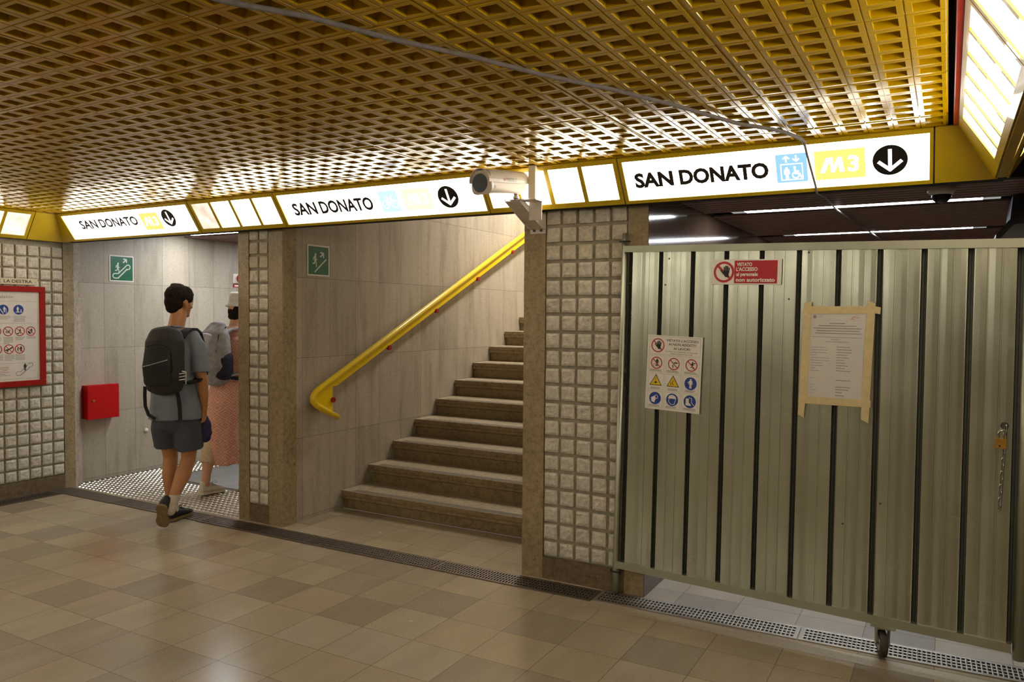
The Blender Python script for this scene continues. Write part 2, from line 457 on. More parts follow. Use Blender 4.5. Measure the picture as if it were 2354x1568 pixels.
# stone walls -------------------------------------------------------
def split_tiles(bm, org, ux, nrm, cols, rows, pitch=.1035, fw=.083, z0=.135, mi=0, col0=0.0):
    """bossed split-face blocks standing proud of the mortar"""
    ux = V(ux); nrm = V(nrm); up = V((0, 0, 1)); org = V(org); N = 6
    for c in range(cols):
        for r in range(rows):
            w = fw*(1+random.uniform(-.03, .03)); h = fw*(1+random.uniform(-.03, .03))
            o = org+ux*(col0+c*pitch+(pitch-w)/2)+up*(z0+r*pitch+(pitch-h)/2)
            sd = V((c*3.1, r*2.7, org.x)); tl = (random.uniform(-.05, .05), random.uniform(-.05, .05)); d0 = .021+random.uniform(-.002, .003)
            g = []
            for j in range(N+1):
                row = []
                for i in range(N+1):
                    u = i/N; v = j/N
                    e = min(u, 1-u, v, 1-v)
                    k = 1-math.exp(-e*26)
                    d = d0*(.72+.28*k)+.0045*noise.noise(V((u*3.4, v*3.4, 0))+sd)*k+((u-.5)*tl[0]+(v-.5)*tl[1])*.08
                    jx = .0016*noise.noise(V((u*5, v*5, 3))+sd); jy = .0016*noise.noise(V((u*5, v*5, 9))+sd)
                    row.append(bm.verts.new(o+ux*(w*u+jx)+up*(h*v+jy)+nrm*d))
                g.append(row)
            for j in range(N):
                for i in range(N):
                    f = bm.faces.new((g[j][i], g[j][i+1], g[j+1][i+1], g[j+1][i])); f.material_index = mi
            rim = [g[0][i] for i in range(N)]+[g[j][N] for j in range(N)]+[g[N][i] for i in range(N, 0, -1)]+[g[j][0] for j in range(N, 0, -1)]
            lo = []
            for vtx in rim:
                dd = (vtx.co-o).dot(nrm); lo.append(bm.verts.new(vtx.co-nrm*(dd+.004)))
            n = len(rim)
            for i in range(n):
                f = bm.faces.new((lo[i], lo[(i+1) % n], rim[(i+1) % n], rim[i])); f.material_index = mi

# left wall: brown plinth and end post, split tiles between
def left_wall():
    bm = bmesh.new()
    box(bm, (XL-.12, YB, 0), (XL-.016, -.095, 2.42), 1)        # mortar bed
    box(bm, (XL-.12, YB, 0), (XL, -.095, .132), 2)              # plinth
    prism(bm, [(XL-.2, -.095), (XL, -.095), (XL, 0), (XL-.104, .126), (XL-.2, .126)], 2, 0, 2.42, 3)
    split_tiles(bm, (XL-.016, -.095-.1008*30, 0), (0, 1, 0), (1, 0, 0), 30, 20, pitch=.1008, fw=.083, z0=.134, mi=0)
    bmesh.ops.recalc_face_normals(bm, faces=bm.faces)
    for f in bm.faces:
        if f.material_index == 3 and f.normal.x > .3 and f.normal.y > .3: f.material_index = 4
    return fin(bm, 'wall_left', ['split', 'grout', 'plinth', 'granite', 'pale_stone'], recalc=False)
struct(left_wall())
struct(one_box('wall_corridor_left', (XC-.2, .11, 0), (XC, 6.2, 2.7), 'corr_wall'))
struct(one_box('wall_corridor_right', (P1[0]+.01, .05, 0), (P1[0]+.09, 6.2, 2.7), 'corr_wall'))
struct(one_box('wall_corridor_end', (XC-.2, 6.2, 0), (P1[1], 6.35, 2.7), 'corr_wall'))
struct(one_box('wall_stair_left', (P1[1]-.12, .05, 0), (P1[1]-.006, 6.2, 5.2), 'stair_wall'))
struct(one_box('wall_stair_right', (P2[0]+.006, .05, 0), (P2[0]+.12, 6.2, 5.2), 'stair_wall'))
struct(one_box('wall_stair_end', (P1[1]-.12, 6.2, 0), (P2[0]+.12, 6.35, 5.2), 'stair_wall'))
struct(one_box('wall_passage_left', (P2[1]-.12, .004, 0), (P2[1]+.002, 12, 2.6), 'pass_wall'))
struct(one_box('wall_passage_end', (P2[1]-.12, 12, 0), (5.5, 12.2, 2.6), 'pass_wall'))
struct(one_box('wall_right', (5.5, YB, 0), (5.7, 12.2, 2.9), 'pass_wall'))
struct(one_box('wall_rear', (XL-.3, YB-.2, 0), (5.7, YB, 2.9), 'back_wall'))
# wall above the openings, behind the lit fascia
struct(one_box('wall_header', (XL-.15, .0, 2.21), (5.5, .06, 5.2), 'dark'))

def pillar(name, x0, x1, l, r, cols, label):
    root = empty(name, ((x0+x1)/2, 0, 0)); tag(root, label, 'pillar')
    cx = (x0+x1)/2
    bm = bmesh.new()
    for a, b in ((x0, x0+l), (x1-r, x1)): box(bm, (a-cx, 0, 0), (b-cx, .14, 2.24), 0, .003)
    box(bm, (x0+l-cx, 0, 0), (x1-r-cx, .14, .132), 1)
    fin(bm, 'granite_surround', ['granite', 'plinth'], root)
    bm = bmesh.new(); box(bm, (x0+l-cx, .016, .132), (x1-r-cx, .13, 2.24), 0)
    fin(bm, 'mortar_bed', 'grout', root)
    bm = bmesh.new()
    pit = (x1-r-x0-l)/cols
    split_tiles(bm, (x0+l-cx, .016, 0), (1, 0, 0), (0, -1, 0), cols, 20, pitch=pit, fw=.083, z0=.134)
    fin(bm, 'split_tile_panel', 'split', root, recalc=False)
    return root
pillar('pillar', P1[0], P1[1], .114, .144, 2, 'narrow brown granite pillar with two columns of split stone tiles left of the stairs')
pillar('pillar', P2[0], P2[1], .143, .118, 5, 'wide brown granite pillar with five columns of split stone tiles between stairs and metal gate')

# coffered yellow ceiling ---------------------------------------------
def coffered_ceiling():
    vs = []; fs = []
    p = .62/6; x_end = -.019; nx = 65; y_end = -.46+2*p; ny = 62
    h = .034; g = .0022; inset = (p-.064)/2; top = .0045
    for j in range(ny):
        for i in range(nx):
            x1 = x_end-i*p; x0 = x1-p; y1 = y_end-j*p; y0 = y1-p
            pi = i//6; pj = (j+4)//6
            rnd = random.Random(pi*91+pj*17)
            ax = rnd.uniform(-.006, .006); ay = rnd.uniform(-.005, .005); az = rnd.uniform(-.001, .0015)
            pcx = x_end-(pi+.5)*.62; pcy = -.46+.62-(pj+.5)*.62
            def Z(x, y, z): return (x, y, HC+z+az+ax*(x-pcx)+ay*(y-pcy))
            gx0 = gx1 = gy0 = gy1 = g*.7
            if i % 6 == 5: gx0 = g*2.3
            if i % 6 == 0: gx1 = g*2.3
            if (j+4) % 6 == 5: gy0 = g*2.3
            if (j+4) % 6 == 0: gy1 = g*2.3
            rings = []
            def ring(a0, a1, b0, b1, z): rings.append([Z(x0+a0, y0+b0, z), Z(x1-a1, y0+b0, z), Z(x1-a1, y1-b1, z), Z(x0+a0, y1-b1, z)])
            ring(0, 0, 0, 0, top)
            ring(gx0, gx1, gy0, gy1, top*.9)
            ring(gx0+.001, gx1+.001, gy0+.001, gy1+.001, .0005)
            q = inset
            ring(q-.001, q-.001, q-.001, q-.001, .0002)
            ring(q, q, q, q, .002)
            ring(q+.003, q+.003, q+.003, q+.003, .075)
            n = len(vs)
            for rg in rings: vs.extend(rg)
            for k in range(len(rings)-1):
                for e in range(4):
                    a = n+k*4+e; b = n+k*4+(e+1) % 4
                    fs.append((a, b, b+4, a+4))
    me = bpy.data.meshes.new('ceiling'); me.from_pydata([(a, b, c) for a, b, c in vs], [], fs)
    return link('ceiling', me, 'ceil')
struct(coffered_ceiling())
struct(one_box('ceiling', (XL-.3, YB, HC+.16), (5.5, .0, HC+.26), 'dark'))
struct(one_box('ceiling', (.31, YB, HC+.02), (5.5, 0, HC+.06), 'slat'))

# dark slatted ceilings of the passage and the corridor
def slat_ceiling(x0, x1, y0, y1, z, skip=()):
    bm = bmesh.new(); y = y0
    while y < y1:
        if not any(a-.05 < y < b for a, b in skip):
            box(bm, (x0, y, z), (x1, y+.070, z+.012), 0)
        y += .0905
    box(bm, (x0, y0, z+.05), (x1, y1, z+.09), 1)
    return struct(fin(bm, 'ceiling', ['slat', 'dark']))
slat_ceiling(-1.455, 5.4, .07, 11.9, 2.28, skip=((1.14, 1.26), (2.80, 2.92)))
slat_ceiling(XC, P1[0], .07, 6.2, 2.36, skip=((1.05, 1.17), (2.64, 2.76)))

# red bar and dark gap at the ceiling's right edge
struct(one_box('trim_2', (0.000, -6.9, 2.405), (.026, -.27, 2.47), 'redbar', bev=.004))

# ================================================================== LIT FASCIA
S = math.hypot(.142, .219); a_, b_ = .142/S, .219/S
FM = basis((0, -.12, 2.193), (1, 0, 0), (0, -a_, b_), (0, -b_, -a_))
FL = basis((-6.78, 0, 2.193), (0, 1, 0), (a_, 0, b_), (b_, 0, -a_))
FR = basis((.169, 0, 2.193), (0, -1, 0), (-a_, 0, b_), (-b_, 0, -a_))
FO = basis((.205, 0, 2.193), (0, 1, 0), (a_, 0, b_), (b_, 0, -a_))
# carcasses behind the faces
bm = bmesh.new()
prism(bm, [(-.118, 2.193), (-.010, 2.193), (-.010, HC-.004), (-.245, HC-.004), (-.112, 2.199)], 0, -6.80, .20, 0)
struct(fin(bm, 'wall_fascia_back', ['dark']))
bm = bmesh.new()
prism(bm, [(-6.812, 2.193), (-6.785, 2.193), (-6.655, HC-.004), (-6.812, HC-.004)], 1, -6.9, -.02, 0)
struct(fin(bm, 'wall_fascia_left', ['dark']))
bm = bmesh.new()
prism(bm, [(.172, 2.193), (.202, 2.193), (.330, HC-.004), (.044, HC-.004)], 1, -6.9, -.13, 0)
struct(fin(bm, 'beam_core', ['yellow']))

def border(bm, u0, u1, v0, v1, U0, U1, w=.012):
    """frame with a window (v as fraction of S)"""
    box(bm, (u0, 0, 0), (u1, v0*S, w)); box(bm, (u0, v1*S, 0), (u1, S, w))
    box(bm, (u0, v0*S, 0), (U0, v1*S, w)); box(bm, (U1, v0*S, 0), (u1, v1*S, w))
def cells(MX, u0, u1, n, label, group=None, dims=(), cat='light panel', edge=.028, off=0.0):
    root = empty('light_panel', mat=MX @ Matrix.Translation((u0, 0, 0))); tag(root, label, cat, group)
    L = u1-u0; bm = bmesh.new(); g = .004
    border(bm, g, L-g, .115, .90, edge, L-edge, .010)
    wd = (L-2*edge-(n-1)*.026)/n
    for i in range(n-1):
        a = edge+(i+1)*wd+i*.026; box(bm, (a, .115*S, 0), (a+.026, .90*S, .010))
    fin(bm, 'frame', 'yellow', root)
    for i in range(n):
        a = edge+i*(wd+.026)
        one_box('diffuser', (a, .115*S, .001), (a+wd, .90*S, .004), 'em_dim' if i in dims else 'em_cell', root)
    return root
def arrow_disc(A, cx, cy, r, dark='disc_black', light='em_white'):
    A.disc(cx, cy, r, dark, 48); A.up()
    A.arrow(cx, cy+r*.66, cx, cy-r*.72, r*.22, r*.62, light)
def m3(A, x0, y0, x1, y1, bg, fg):
    A.rect(x0, y0, x1, y1, bg, .006); A.up()
    w = x1-x0; h = y1-y0
    P = lambda a, b: (x0+a*w, y0+b*h)
    # slanted double-stroke M
    A.poly([P(.10, .24), P(.19, .24), P(.30, .66), P(.24, .76)][::1], fg)
    A.poly([P(.10, .24), P(.20, .24), P(.34, .76), P(.26, .76)], fg); A.z += 1e-5
    A.poly([P(.28, .76), P(.37, .76), P(.37, .50), P(.33, .40)], fg); A.z += 1e-5
    A.poly([P(.29, .76), P(.36, .76), P(.40, .24), P(.33, .24)], fg); A.z += 1e-5
    A.poly([P(.32, .24), P(.40, .24), P(.54, .76), P(.46, .76)], fg); A.z += 1e-5
    A.poly([P(.46, .76), P(.55, .76), P(.59, .24), P(.50, .24)], fg); A.z += 1e-5
    A.text('3', x0+.66*w, y0+.22*h, x0+.88*w, y0+.78*h, fg, .035)
def lit_sign(u0, u1, label, lit, text, letter, bold, yel, disc, blue=None, bike=None, ey='em_yel', eb='em_blue', disc_m='disc_black'):
    root = empty('illuminated_sign', mat=FM @ Matrix.Translation((u0, 0, 0))); tag(root, label, 'sign', 'illuminated station signs above the openings')
    L = u1-u0; g = .004; bm = bmesh.new()
    border(bm, g, L-g, .07, .915, lit[0]-u0, lit[1]-u0)
    fin(bm, 'frame', 'yellow', root)
    one_box('acrylic_panel', (lit[0]-u0, .07*S, .001), (lit[1]-u0, .915*S, .004), 'em_sign', root)
    tw = text[1]-text[0]
    for wd, f0, f1 in (('SAN', 0, .305), ('DONATO', .352, 1)):
        A = Art([letter], .0048); A.text(wd, text[0]-u0+tw*f0, text[2]*S, text[0]-u0+tw*f1, text[3]*S, letter, bold)
        A.build('word', root)
    A = Art([ey, 'em_white'], .0048); m3(A, yel[0]-u0, .205*S, yel[1]-u0, .76*S, ey, 'em_white'); A.build('line_symbol', root)
    A = Art([disc_m, 'em_white'], .0048); arrow_disc(A, disc[0]-u0, disc[1]*S, .0725, disc_m); A.build('arrow_disc', root)
    if blue:
        A = Art([eb, 'em_white'], .0048); x0, x1 = blue[0]-u0, blue[1]-u0; y0, y1 = .205*S, .765*S; w = x1-x0; h = y1-y0
        A.rect(x0, y0, x1, y1, eb, .006); A.up()
        P = lambda a, b: (x0+a*w, y0+b*h)
        if bike:
            for cx in (.27, .75): A.ring(x0+cx*w, y0+.36*h, .155*w, .20*w, 'em_white', 28)
            A.line([P(.27, .36), P(.42, .62), P(.66, .62), P(.75, .36)], .035*w, 'em_white')
            A.line([P(.42, .62), P(.50, .36), P(.66, .62)], .035*w, 'em_white'); A.line([P(.50, .36), P(.27, .36)], .035*w, 'em_white')
            A.line([P(.36, .70), P(.48, .70)], .05*w, 'em_white'); A.line([P(.66, .62), P(.63, .76), P(.74, .76)], .04*w, 'em_white')
        else:
            A.frame(x0+.14*w, y0+.08*h, x0+.86*w, y0+.66*h, .035*w, 'em_white'); A.up()
            A.man(x0+.34*w, y0+.13*h, .42*h, 'em_white')
            A.ring(x0+.62*w, y0+.25*h, .085*w, .125*w, 'em_white', 24); A.disc(x0+.60*w, y0+.52*h, .045*w, 'em_white', 14)
            A.line([P(.60, .46), P(.61, .30), P(.74, .30), P(.80, .16)], .05*w, 'em_white'); A.line([P(.61, .40), P(.72, .38)], .04*w, 'em_white')
            A.arrow(x0+.34*w, y0+.72*h, x0+.34*w, y0+.93*h, .05*w, .09*w, 'em_white'); A.arrow(x0+.66*w, y0+.93*h, x0+.66*w, y0+.72*h, .05*w, .09*w, 'em_white')
        A.build('bicycle_symbol' if bike else 'lift_symbol', root)
    return root
def blank(MX, u0, u1, n):
    o = one_box('trim_%d' % n, (u0+.003, 0, -.004), (u1-.003, S, .0095), 'yellow', None, 0, MX); return struct(o)
blank(FM, -6.765, -6.60, 3)
lit_sign(-6.60, -4.955, 'lit white SAN DONATO sign with yellow square, above the left corridor opening', (-6.572, -4.985), (-6.39, -5.63, .395, .70), 'letter_grey', .034, (-5.578, -5.362), (-5.25, .54), ey='em_yel', disc_m='disc_black')
cells(FM, -4.955, -4.065, 4, 'row of four lit cells above the narrow pillar, between two white signs', 'plain lit panels of the fascia', dims=(0,))
lit_sign(-4.065, -2.395, 'lit white SAN DONATO sign with washed-out blue bicycle symbol, above the stairs', (-4.04, -2.41), (-3.945, -3.245, .295, .65), 'letter_grey', .034, (-2.995, -2.782), (-2.66, .475), blue=(-3.18, -3.035), bike=True, ey='em_yel2', eb='em_blue2')
cells(FM, -2.395, -1.54, 4, 'row of four lit cells above the wide pillar, partly behind the bullet camera', 'plain lit panels of the fascia', dims=())
lit_sign(-1.54, -.07, 'lit white SAN DONATO sign with blue lift symbol, above the metal gate', (-1.515, -.088), (-1.465, -.778, .32, .645), 'letter_dark', .045, (-.568, -.348), (-.246, .483), blue=(-.743, -.600), ey='em_yel')
blank(FM, -.07, .175, 4)
# left fascia
blank(FL, -.432, -.06, 5)
cells(FL, -1.31, -.432, 4, 'row of four lit cells on the left wall, nearest the corner', 'plain lit panels of the fascia', dims=(3,))
for k in range(5): cells(FL, -1.31-.88*(k+1), -1.31-.88*k, 4, 'row of four lit cells on the left wall, beyond the nearest row', 'plain lit panels of the fascia')
# right beam, both faces
blank(FR, .12, .46, 6)
cells(FR, .46, 1.80, 6, 'long row of lit cells on the hanging beam, next to the corner', 'lit panels of the hanging beam')
cells(FR, 1.80, 3.14, 6, 'lit cells of the hanging beam at the top right edge of the photo', 'lit panels of the hanging beam')
for k in range(2): cells(FR, 3.14+1.34*k, 4.48+1.34*k, 6, 'lit cells of the hanging beam overhead, nearest the viewer', 'lit panels of the hanging beam')
blank(FO, -.46, -.12, 7)
cells(FO, -1.80, -.46, 6, 'narrow lit slats seen on the far face of the hanging beam', 'lit panels of the hanging beam')
cells(FO, -3.14, -1.80, 6, 'lit cells on the far face of the hanging beam, nearer the viewer', 'lit panels of the hanging beam')

# fascia of the hall's rear side, which the gate and the floor mirror
FB = basis((0, -6.84, 2.193), (-1, 0, 0), (0, a_, b_), (0, b_, -a_))
bm = bmesh.new(); prism(bm, [(-6.98, 2.193), (-6.842, 2.193), (-6.712, HC-.004), (-6.98, HC-.004)], 0, -6.75, 5.4, 0)
struct(fin(bm, 'wall_fascia_rear', ['dark']))
for k, (u0, u1, lit_) in enumerate(((-.2, 1.2, 0), (1.2, 1.9, 0), (1.9, 3.3, 1), (3.3, 4.1, 0), (4.1, 6.2, 1), (6.2, 6.6, 0))):
    if lit_: cells(FB, u0, u1, 5, 'row of lit cells on the rear side of the hall, behind the viewer', 'lit cells on the rear side of the hall')
    else: blank(FB, u0, u1, 20+k)
# tubes in the passages
def tube_light(x0, x1, y, z, label, w=.05, ends=True):
    root = empty('tube_light', ((x0+x1)/2, y, z)); tag(root, label, 'ceiling light', 'tube lights in the passage ceilings')
    cx = (x0+x1)/2
    bm = bmesh.new(); box(bm, (x0-cx, -w-.006, .004), (x1-cx, -w, .03)); box(bm, (x0-cx, w, .004), (x1-cx, w+.006, .03)); box(bm, (x0-cx, -w, .026), (x1-cx, w, .03))
    fin(bm, 'housing', 'beamblack', root)
    e = .09 if ends else 0
    one_box('tube', (x0-cx+e, -w, .006), (x1-cx-e, w, .018), 'em_tube', root)
    if ends:
        one_box('end_louvre', (x0-cx, -w, .006), (x0-cx+e, w, .018), 'em_tube_dim', root); one_box('end_louvre', (x1-cx-e, -w, .006), (x1-cx, w, .018), 'em_tube_dim', root)
tube_light(-1.29, .25, 1.20, 2.278, 'white tube light in the slatted ceiling behind the gate, the nearer of two')
tube_light(-1.25, .24, 2.86, 2.278, 'white tube light in the slatted ceiling behind the gate, the farther of two')
tube_light(-6.70, -4.95, 1.11, 2.358, 'white tube light in the ceiling of the left corridor, the nearer of two', ends=False)
tube_light(-6.70, -4.95, 2.70, 2.358, 'white tube light added to brighten the left corridor, the farther of two', ends=False)  # extra tube, added to brighten the corridor walls

# ================================================================== FLOOR DRAIN
def grate_mesh(name, L, Wd, nx, ny, hx, hy):
    bm = bmesh.new(); m = .018; z = .006
    px = (L-2*m)/nx; py = (Wd-2*m)/ny
    box(bm, (0, 0, 0), (L, m, z)); box(bm, (0, Wd-m, 0), (L, Wd, z)); box(bm, (0, m, 0), (m, Wd-m, z)); box(bm, (L-m, m, 0), (L, Wd-m, z))
    for i in range(nx):
        for j in range(ny):
            x0 = m+i*px; y0 = m+j*py; x1 = x0+px; y1 = y0+py
            a0 = x0+(px-hx)/2; a1 = a0+hx; b0 = y0+(py-hy)/2; b1 = b0+hy
            o = [(x0, y0), (x1, y0), (x1, y1), (x0, y1)]; n = [(a0, b0), (a1, b0), (a1, b1), (a0, b1)]
            vo = [bm.verts.new((*p, z)) for p in o]; vi = [bm.verts.new((*p, z-.001)) for p in n]; vl = [bm.verts.new((*p, .0008)) for p in n]
            for k in range(4):
                l = (k+1) % 4
                bm.faces.new((vo[k], vo[l], vi[l], vi[k])); bm.faces.new((vi[k], vi[l], vl[l], vl[k]))
            bm.faces.new(vl[::-1]).material_index = 1  # dark hole bottom stands in for the shade of the channel
    me = bpy.data.meshes.new(name); bm.to_mesh(me); bm.free(); return me
gm = grate_mesh('drain_grate', 1.075, .175, 52, 4, .0120, .0245)
gm2 = gm.copy()
for q in ('steel', 'dark'): gm.materials.append(MAT[q])
for q in ('grate_dark', 'dark'): gm2.materials.append(MAT[q])
GR = [(-1.685, -.190, 1.6, gm, 'perforated steel drain grate under the hinge post of the metal gate'),
      (-.605, -.160, 1.6, gm, 'bright perforated steel drain grate under the caster wheel of the gate'),
      (-2.765, -.222, .6, gm2, 'worn drain grate in front of the wide pillar, right of the stairs'),
      (-3.845, -.225, .2, gm2, 'worn drain grate across the foot of the stairs'),
      (-4.925, -.225, .1, gm2, 'dark drain grate in front of the narrow pillar'),
      (-6.005, -.215, 0, gm2, 'dark drain grate across the left corridor threshold, behind the walking boy')]
for x, y, rz, me, lab in GR:
    o = bpy.data.objects.new('drain_grate', me); COL.objects.link(o); o.location = (x, y, .0002); o.rotation_euler = (0, 0, R(rz))
    tag(o, lab, 'drain grate', 'drain grates in the floor')
for k, lab in ((0, 'dark drain grate at the foot of the left wall, reaching the corner'), (1, 'dark drain grate at the foot of the left wall, second from the corner')):
    o = bpy.data.objects.new('drain_grate', gm2); COL.objects.link(o); o.location = (XL+.178, -1.30-k*1.08, .0002); o.rotation_euler = (0, 0, R(90))
    tag(o, lab, 'drain grate', 'drain grates in the floor')
struct(one_box('trim_11', (XL+.003, -.222, -.001), (-6.006, -.045, .005), 'grate_dark'))

# ================================================================== STAIRS
st = empty('staircase', ((P1[1]+P2[0])/2, .632, 0)); tag(st, 'worn pale stone staircase rising between two brown pillars', 'stairs')
hw = (P2[0]-P1[1])/2-.002
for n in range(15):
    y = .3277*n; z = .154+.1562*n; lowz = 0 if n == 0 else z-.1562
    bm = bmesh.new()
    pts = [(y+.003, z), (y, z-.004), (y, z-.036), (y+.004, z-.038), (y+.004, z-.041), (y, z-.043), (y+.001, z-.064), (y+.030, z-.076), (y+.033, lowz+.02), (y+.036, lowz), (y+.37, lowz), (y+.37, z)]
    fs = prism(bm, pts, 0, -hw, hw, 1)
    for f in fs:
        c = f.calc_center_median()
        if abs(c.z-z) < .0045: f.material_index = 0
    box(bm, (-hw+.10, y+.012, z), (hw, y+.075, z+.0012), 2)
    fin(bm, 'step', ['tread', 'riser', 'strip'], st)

# handrail on the left stair wall
hx = P1[1]+.075
hr = empty('handrail', (hx, .2, .9)); tag(hr, 'yellow handrail with flat skirt plate climbing the left stair wall', 'handrail')
def rel(y, z, dx=0): return (dx, y-.2, z-.9)
sl = (2.49-1.016)/(3.545-.325)
bm = bmesh.new()
end = (5.2, 1.016+sl*(5.2-.325))
path = [rel(.505, .765), rel(.36, .835), rel(.27, .882), rel(.232, .915), rel(.232, .952), rel(.262, .985), rel(.325, 1.016)]
k = 1.020
tube(bm, path+[rel(1.0, 1.016+sl*(1.0-.325)), rel(end[0], end[1])], .024, 14, up=V((1, 0, 0)))
fin(bm, 'tube', 'rail', hr)
bm = bmesh.new()
f = lambda y: 1.016+sl*(y-.325)
prism(bm, [(.455-.2, .795-.9), (.455-.2, f(.455)-.062-.9+.0), (.50-.2, f(.50)-.112-.9+.03), (5.2-.2, f(5.2)-.115-.9), (5.2-.2, f(5.2)-.01-.9), (.325-.2, f(.325)-.012-.9), (.25-.2, .94-.9), (.26-.2, .90-.9)], 0, -.016, -.006)
fin(bm, 'skirt_plate', 'rail', hr)
for y in (.452, 1.15, 1.853, 2.575, 3.29, 4.0, 4.7):
    z = f(y)-.10 if y > .5 else .908
    bm = bmesh.new(); tube(bm, [rel(y, z, -.078), rel(y, z, -.012)], .012, 10); tube(bm, [rel(y, z, -.014), rel(y, z, .010)], .021, 14, 0)
    fin(bm, 'wall_bracket', 'redcap', hr)

# ================================================================== WALL SIGNS
WC = basis((XC+.001, 0, 0), (0, 1, 0), (0, 0, 1), (1, 0, 0))
WS = basis((P1[1]-.005, 0, 0), (0, 1, 0), (0, 0, 1), (1, 0, 0))
WLm = basis((XL+.001, 0, 0), (0, 1, 0), (0, 0, 1), (1, 0, 0))
def exit_sign(MX, y0, z0, w, h, label, escal):
    root = empty('emergency_sign', mat=MX @ Matrix.Translation((y0, z0, 0))); tag(root, label, 'sign', 'green emergency exit signs')
    one_box('plate', (0, 0, 0), (w, h, .003), 'white', root)
    A = Art(['green', 'pale'], .0034); A.rect(.011, .011, w-.011, h-.011, 'green'); A.up()
    if escal:
        P = lambda a, b: (a*w, b*h); t = .040*w
        A.man(.35*w, .33*h, .40*h, 'pale', True); A.z += 1e-4
        pts = []
        for k in range(9): a = R(-90-k*22.5); pts.append((.22*w+.085*w*math.cos(a), .215*h+.085*h*math.sin(a)))
        top = []
        for k in range(10): a = R(115-k*23); top.append((.76*w+.085*w*math.cos(a), .57*h+.085*h*math.sin(a)))
        low = [P(.22, .130), P(.36, .130)]
        zz = [P(.36, .130)]
        for k in range(8):
            zz.append(P(.36+k*.045, .165+k*.043)); zz.append(P(.40+k*.045, .165+k*.043))
        A.line(pts+[P(.36, .31), P(.70, .63)]+top+[P(.70, .485)], t, 'pale'); A.line(low, t, 'pale'); A.line(zz+[P(.72, .485)], t*.9, 'pale')
        A.arrow(.57*w, .74*h, .70*w, .87*h, .05*w, .085*w, 'pale')
    else:
        A.man(.36*w, .30*h, .44*h, 'pale', True); A.z += 1e-4
        zz = []
        for k in range(9): zz += [(.33*w+k*.060*w, .13*h+k*.050*h), (.36*w+k*.060*w, .13*h+k*.050*h+.030*h)]
        A.line(zz, .04*w, 'pale')
        A.arrow(.58*w, .63*h, .73*w, .76*h, .05*w, .10*w, 'pale')
    A.build('pictogram', root)
exit_sign(WC, .415, 1.874, .252, .250, 'square green emergency sign with running figure on an escalator, on corridor wall', True)
exit_sign(WS, .254, 1.871, .241, .237, 'green emergency sign with running figure above stairs, on the stair wall', False)

# red hydrant cabinet
cb = empty('hydrant_cabinet', (XC, .285, .745)); tag(cb, 'square red metal wall cabinet low on the left corridor wall', 'cabinet')
one_box('body', (.001, -.150, -.155), (.085, .150, .155), 'red', cb, .004)
one_box('door', (.087, -.154, -.159), (.100, .154, .159), 'red', cb, .004)
bm = bmesh.new(); tube(bm, [(.100, -.100, .015), (.108, -.100, .015)], .012, 14); fin(bm, 'lock', 'brass', cb)
# small white cap on the wall
bm = bmesh.new(); tube(bm, [(0, 0, 0), (.014, 0, 0)], .019, 18); ball(bm, (.012, 0, 0), (.008, .018, .018)); o = fin(bm, 'wall_cap', 'white'); o.location = (XC+.0005, .787, .406)
tag(o, 'small round white cap on the corridor wall, left of the boy\'s shorts', 'cap')
# fire alarm sounder
al = empty('fire_alarm', (XC, 1.955, 1.965)); tag(al, 'round red fire alarm on a white plate, beside the narrow pillar edge', 'alarm')
one_box('back_plate', (.001, -.085, -.052), (.02, .055, .052), 'white', al, .003)
bm = bmesh.new(); tube(bm, [(.02, 0, 0), (.05, 0, 0)], [.050, .046], 24); ball(bm, (.05, 0, 0), (.022, .046, .046)); fin(bm, 'red_sounder', 'signred', al)
one_box('label_plate', (.001, -.082, -.098), (.006, .01, -.062), 'signred', al); one_box('label_strip', (.0062, -.066, -.089), (.0075, -.006, -.071), 'white', al)

# poster on the left wall
po = empty('framed_poster', mat=WLm @ Matrix.Translation((-.27, .947, .012))); tag(po, 'red framed escalator rules poster on the split stone left wall', 'poster')
pw, ph = .84, .845
bm = bmesh.new(); fw = .047
box(bm, (-pw, 0, 0), (0, fw, .022), 0, .002); box(bm, (-pw, ph-fw, 0), (0, ph, .022), 0, .002); box(bm, (-pw, fw, 0), (-pw+fw, ph-fw, .022)); box(bm, (-fw, fw, 0), (0, ph-fw, .022))
fin(bm, 'frame', 'posterred', po)
one_box('sheet', (-pw+fw, fw, .004), (-fw, ph-fw, .010), 'paper', po)
def PY(y): return y+.27
def PZ(z): return z-.947
A = Art(['grey_ink', 'black', 'blue', 'white', 'ringred'], .0104)
for z in (1.663, 1.480, 1.144, 1.012): A.rect(-pw+.08, PZ(z), -.077, PZ(z)+.0015, 'grey_ink')
A.text('Escalator', PY(-.70), PZ(1.690), PY(-.523), PZ(1.713), 'grey_ink')
rr = random.Random(3)
def lines(cx0, z0, n, w, m='grey_ink', st=.0105, h=.003):
    for k in range(n): A.rect(cx0, PZ(z0)-k*st, cx0+w*(rr.uniform(.6, 1) if k == n-1 else rr.uniform(.86, 1)), PZ(z0)-k*st+h, m)
for cy, kind in ((-.607, 0), (-.487, 1), (-.73, 0), (-.85, 1)):
    x = PY(cy); zc = PZ(1.594)
    A.disc(x, zc, .041, 'blue', 32); A.up()
    if kind: A.line([(x-.022, zc-.02), (x+.028, zc-.02)], .005, 'white'); A.man(x-.006, zc-.018, .045, 'white'); A.man(x+.02, zc-.018, .022, 'white')
    else: A.man(x+.008, zc-.02, .046, 'white'); A.line([(x+.022, zc-.03), (x+.022, zc+.01)], .004, 'white'); A.line([(x-.03, zc+.012), (x+.0, zc-.034)], .006, 'white')
    A.z = .0104; lines(x-.041, 1.537, 5 if kind else 3, .105)
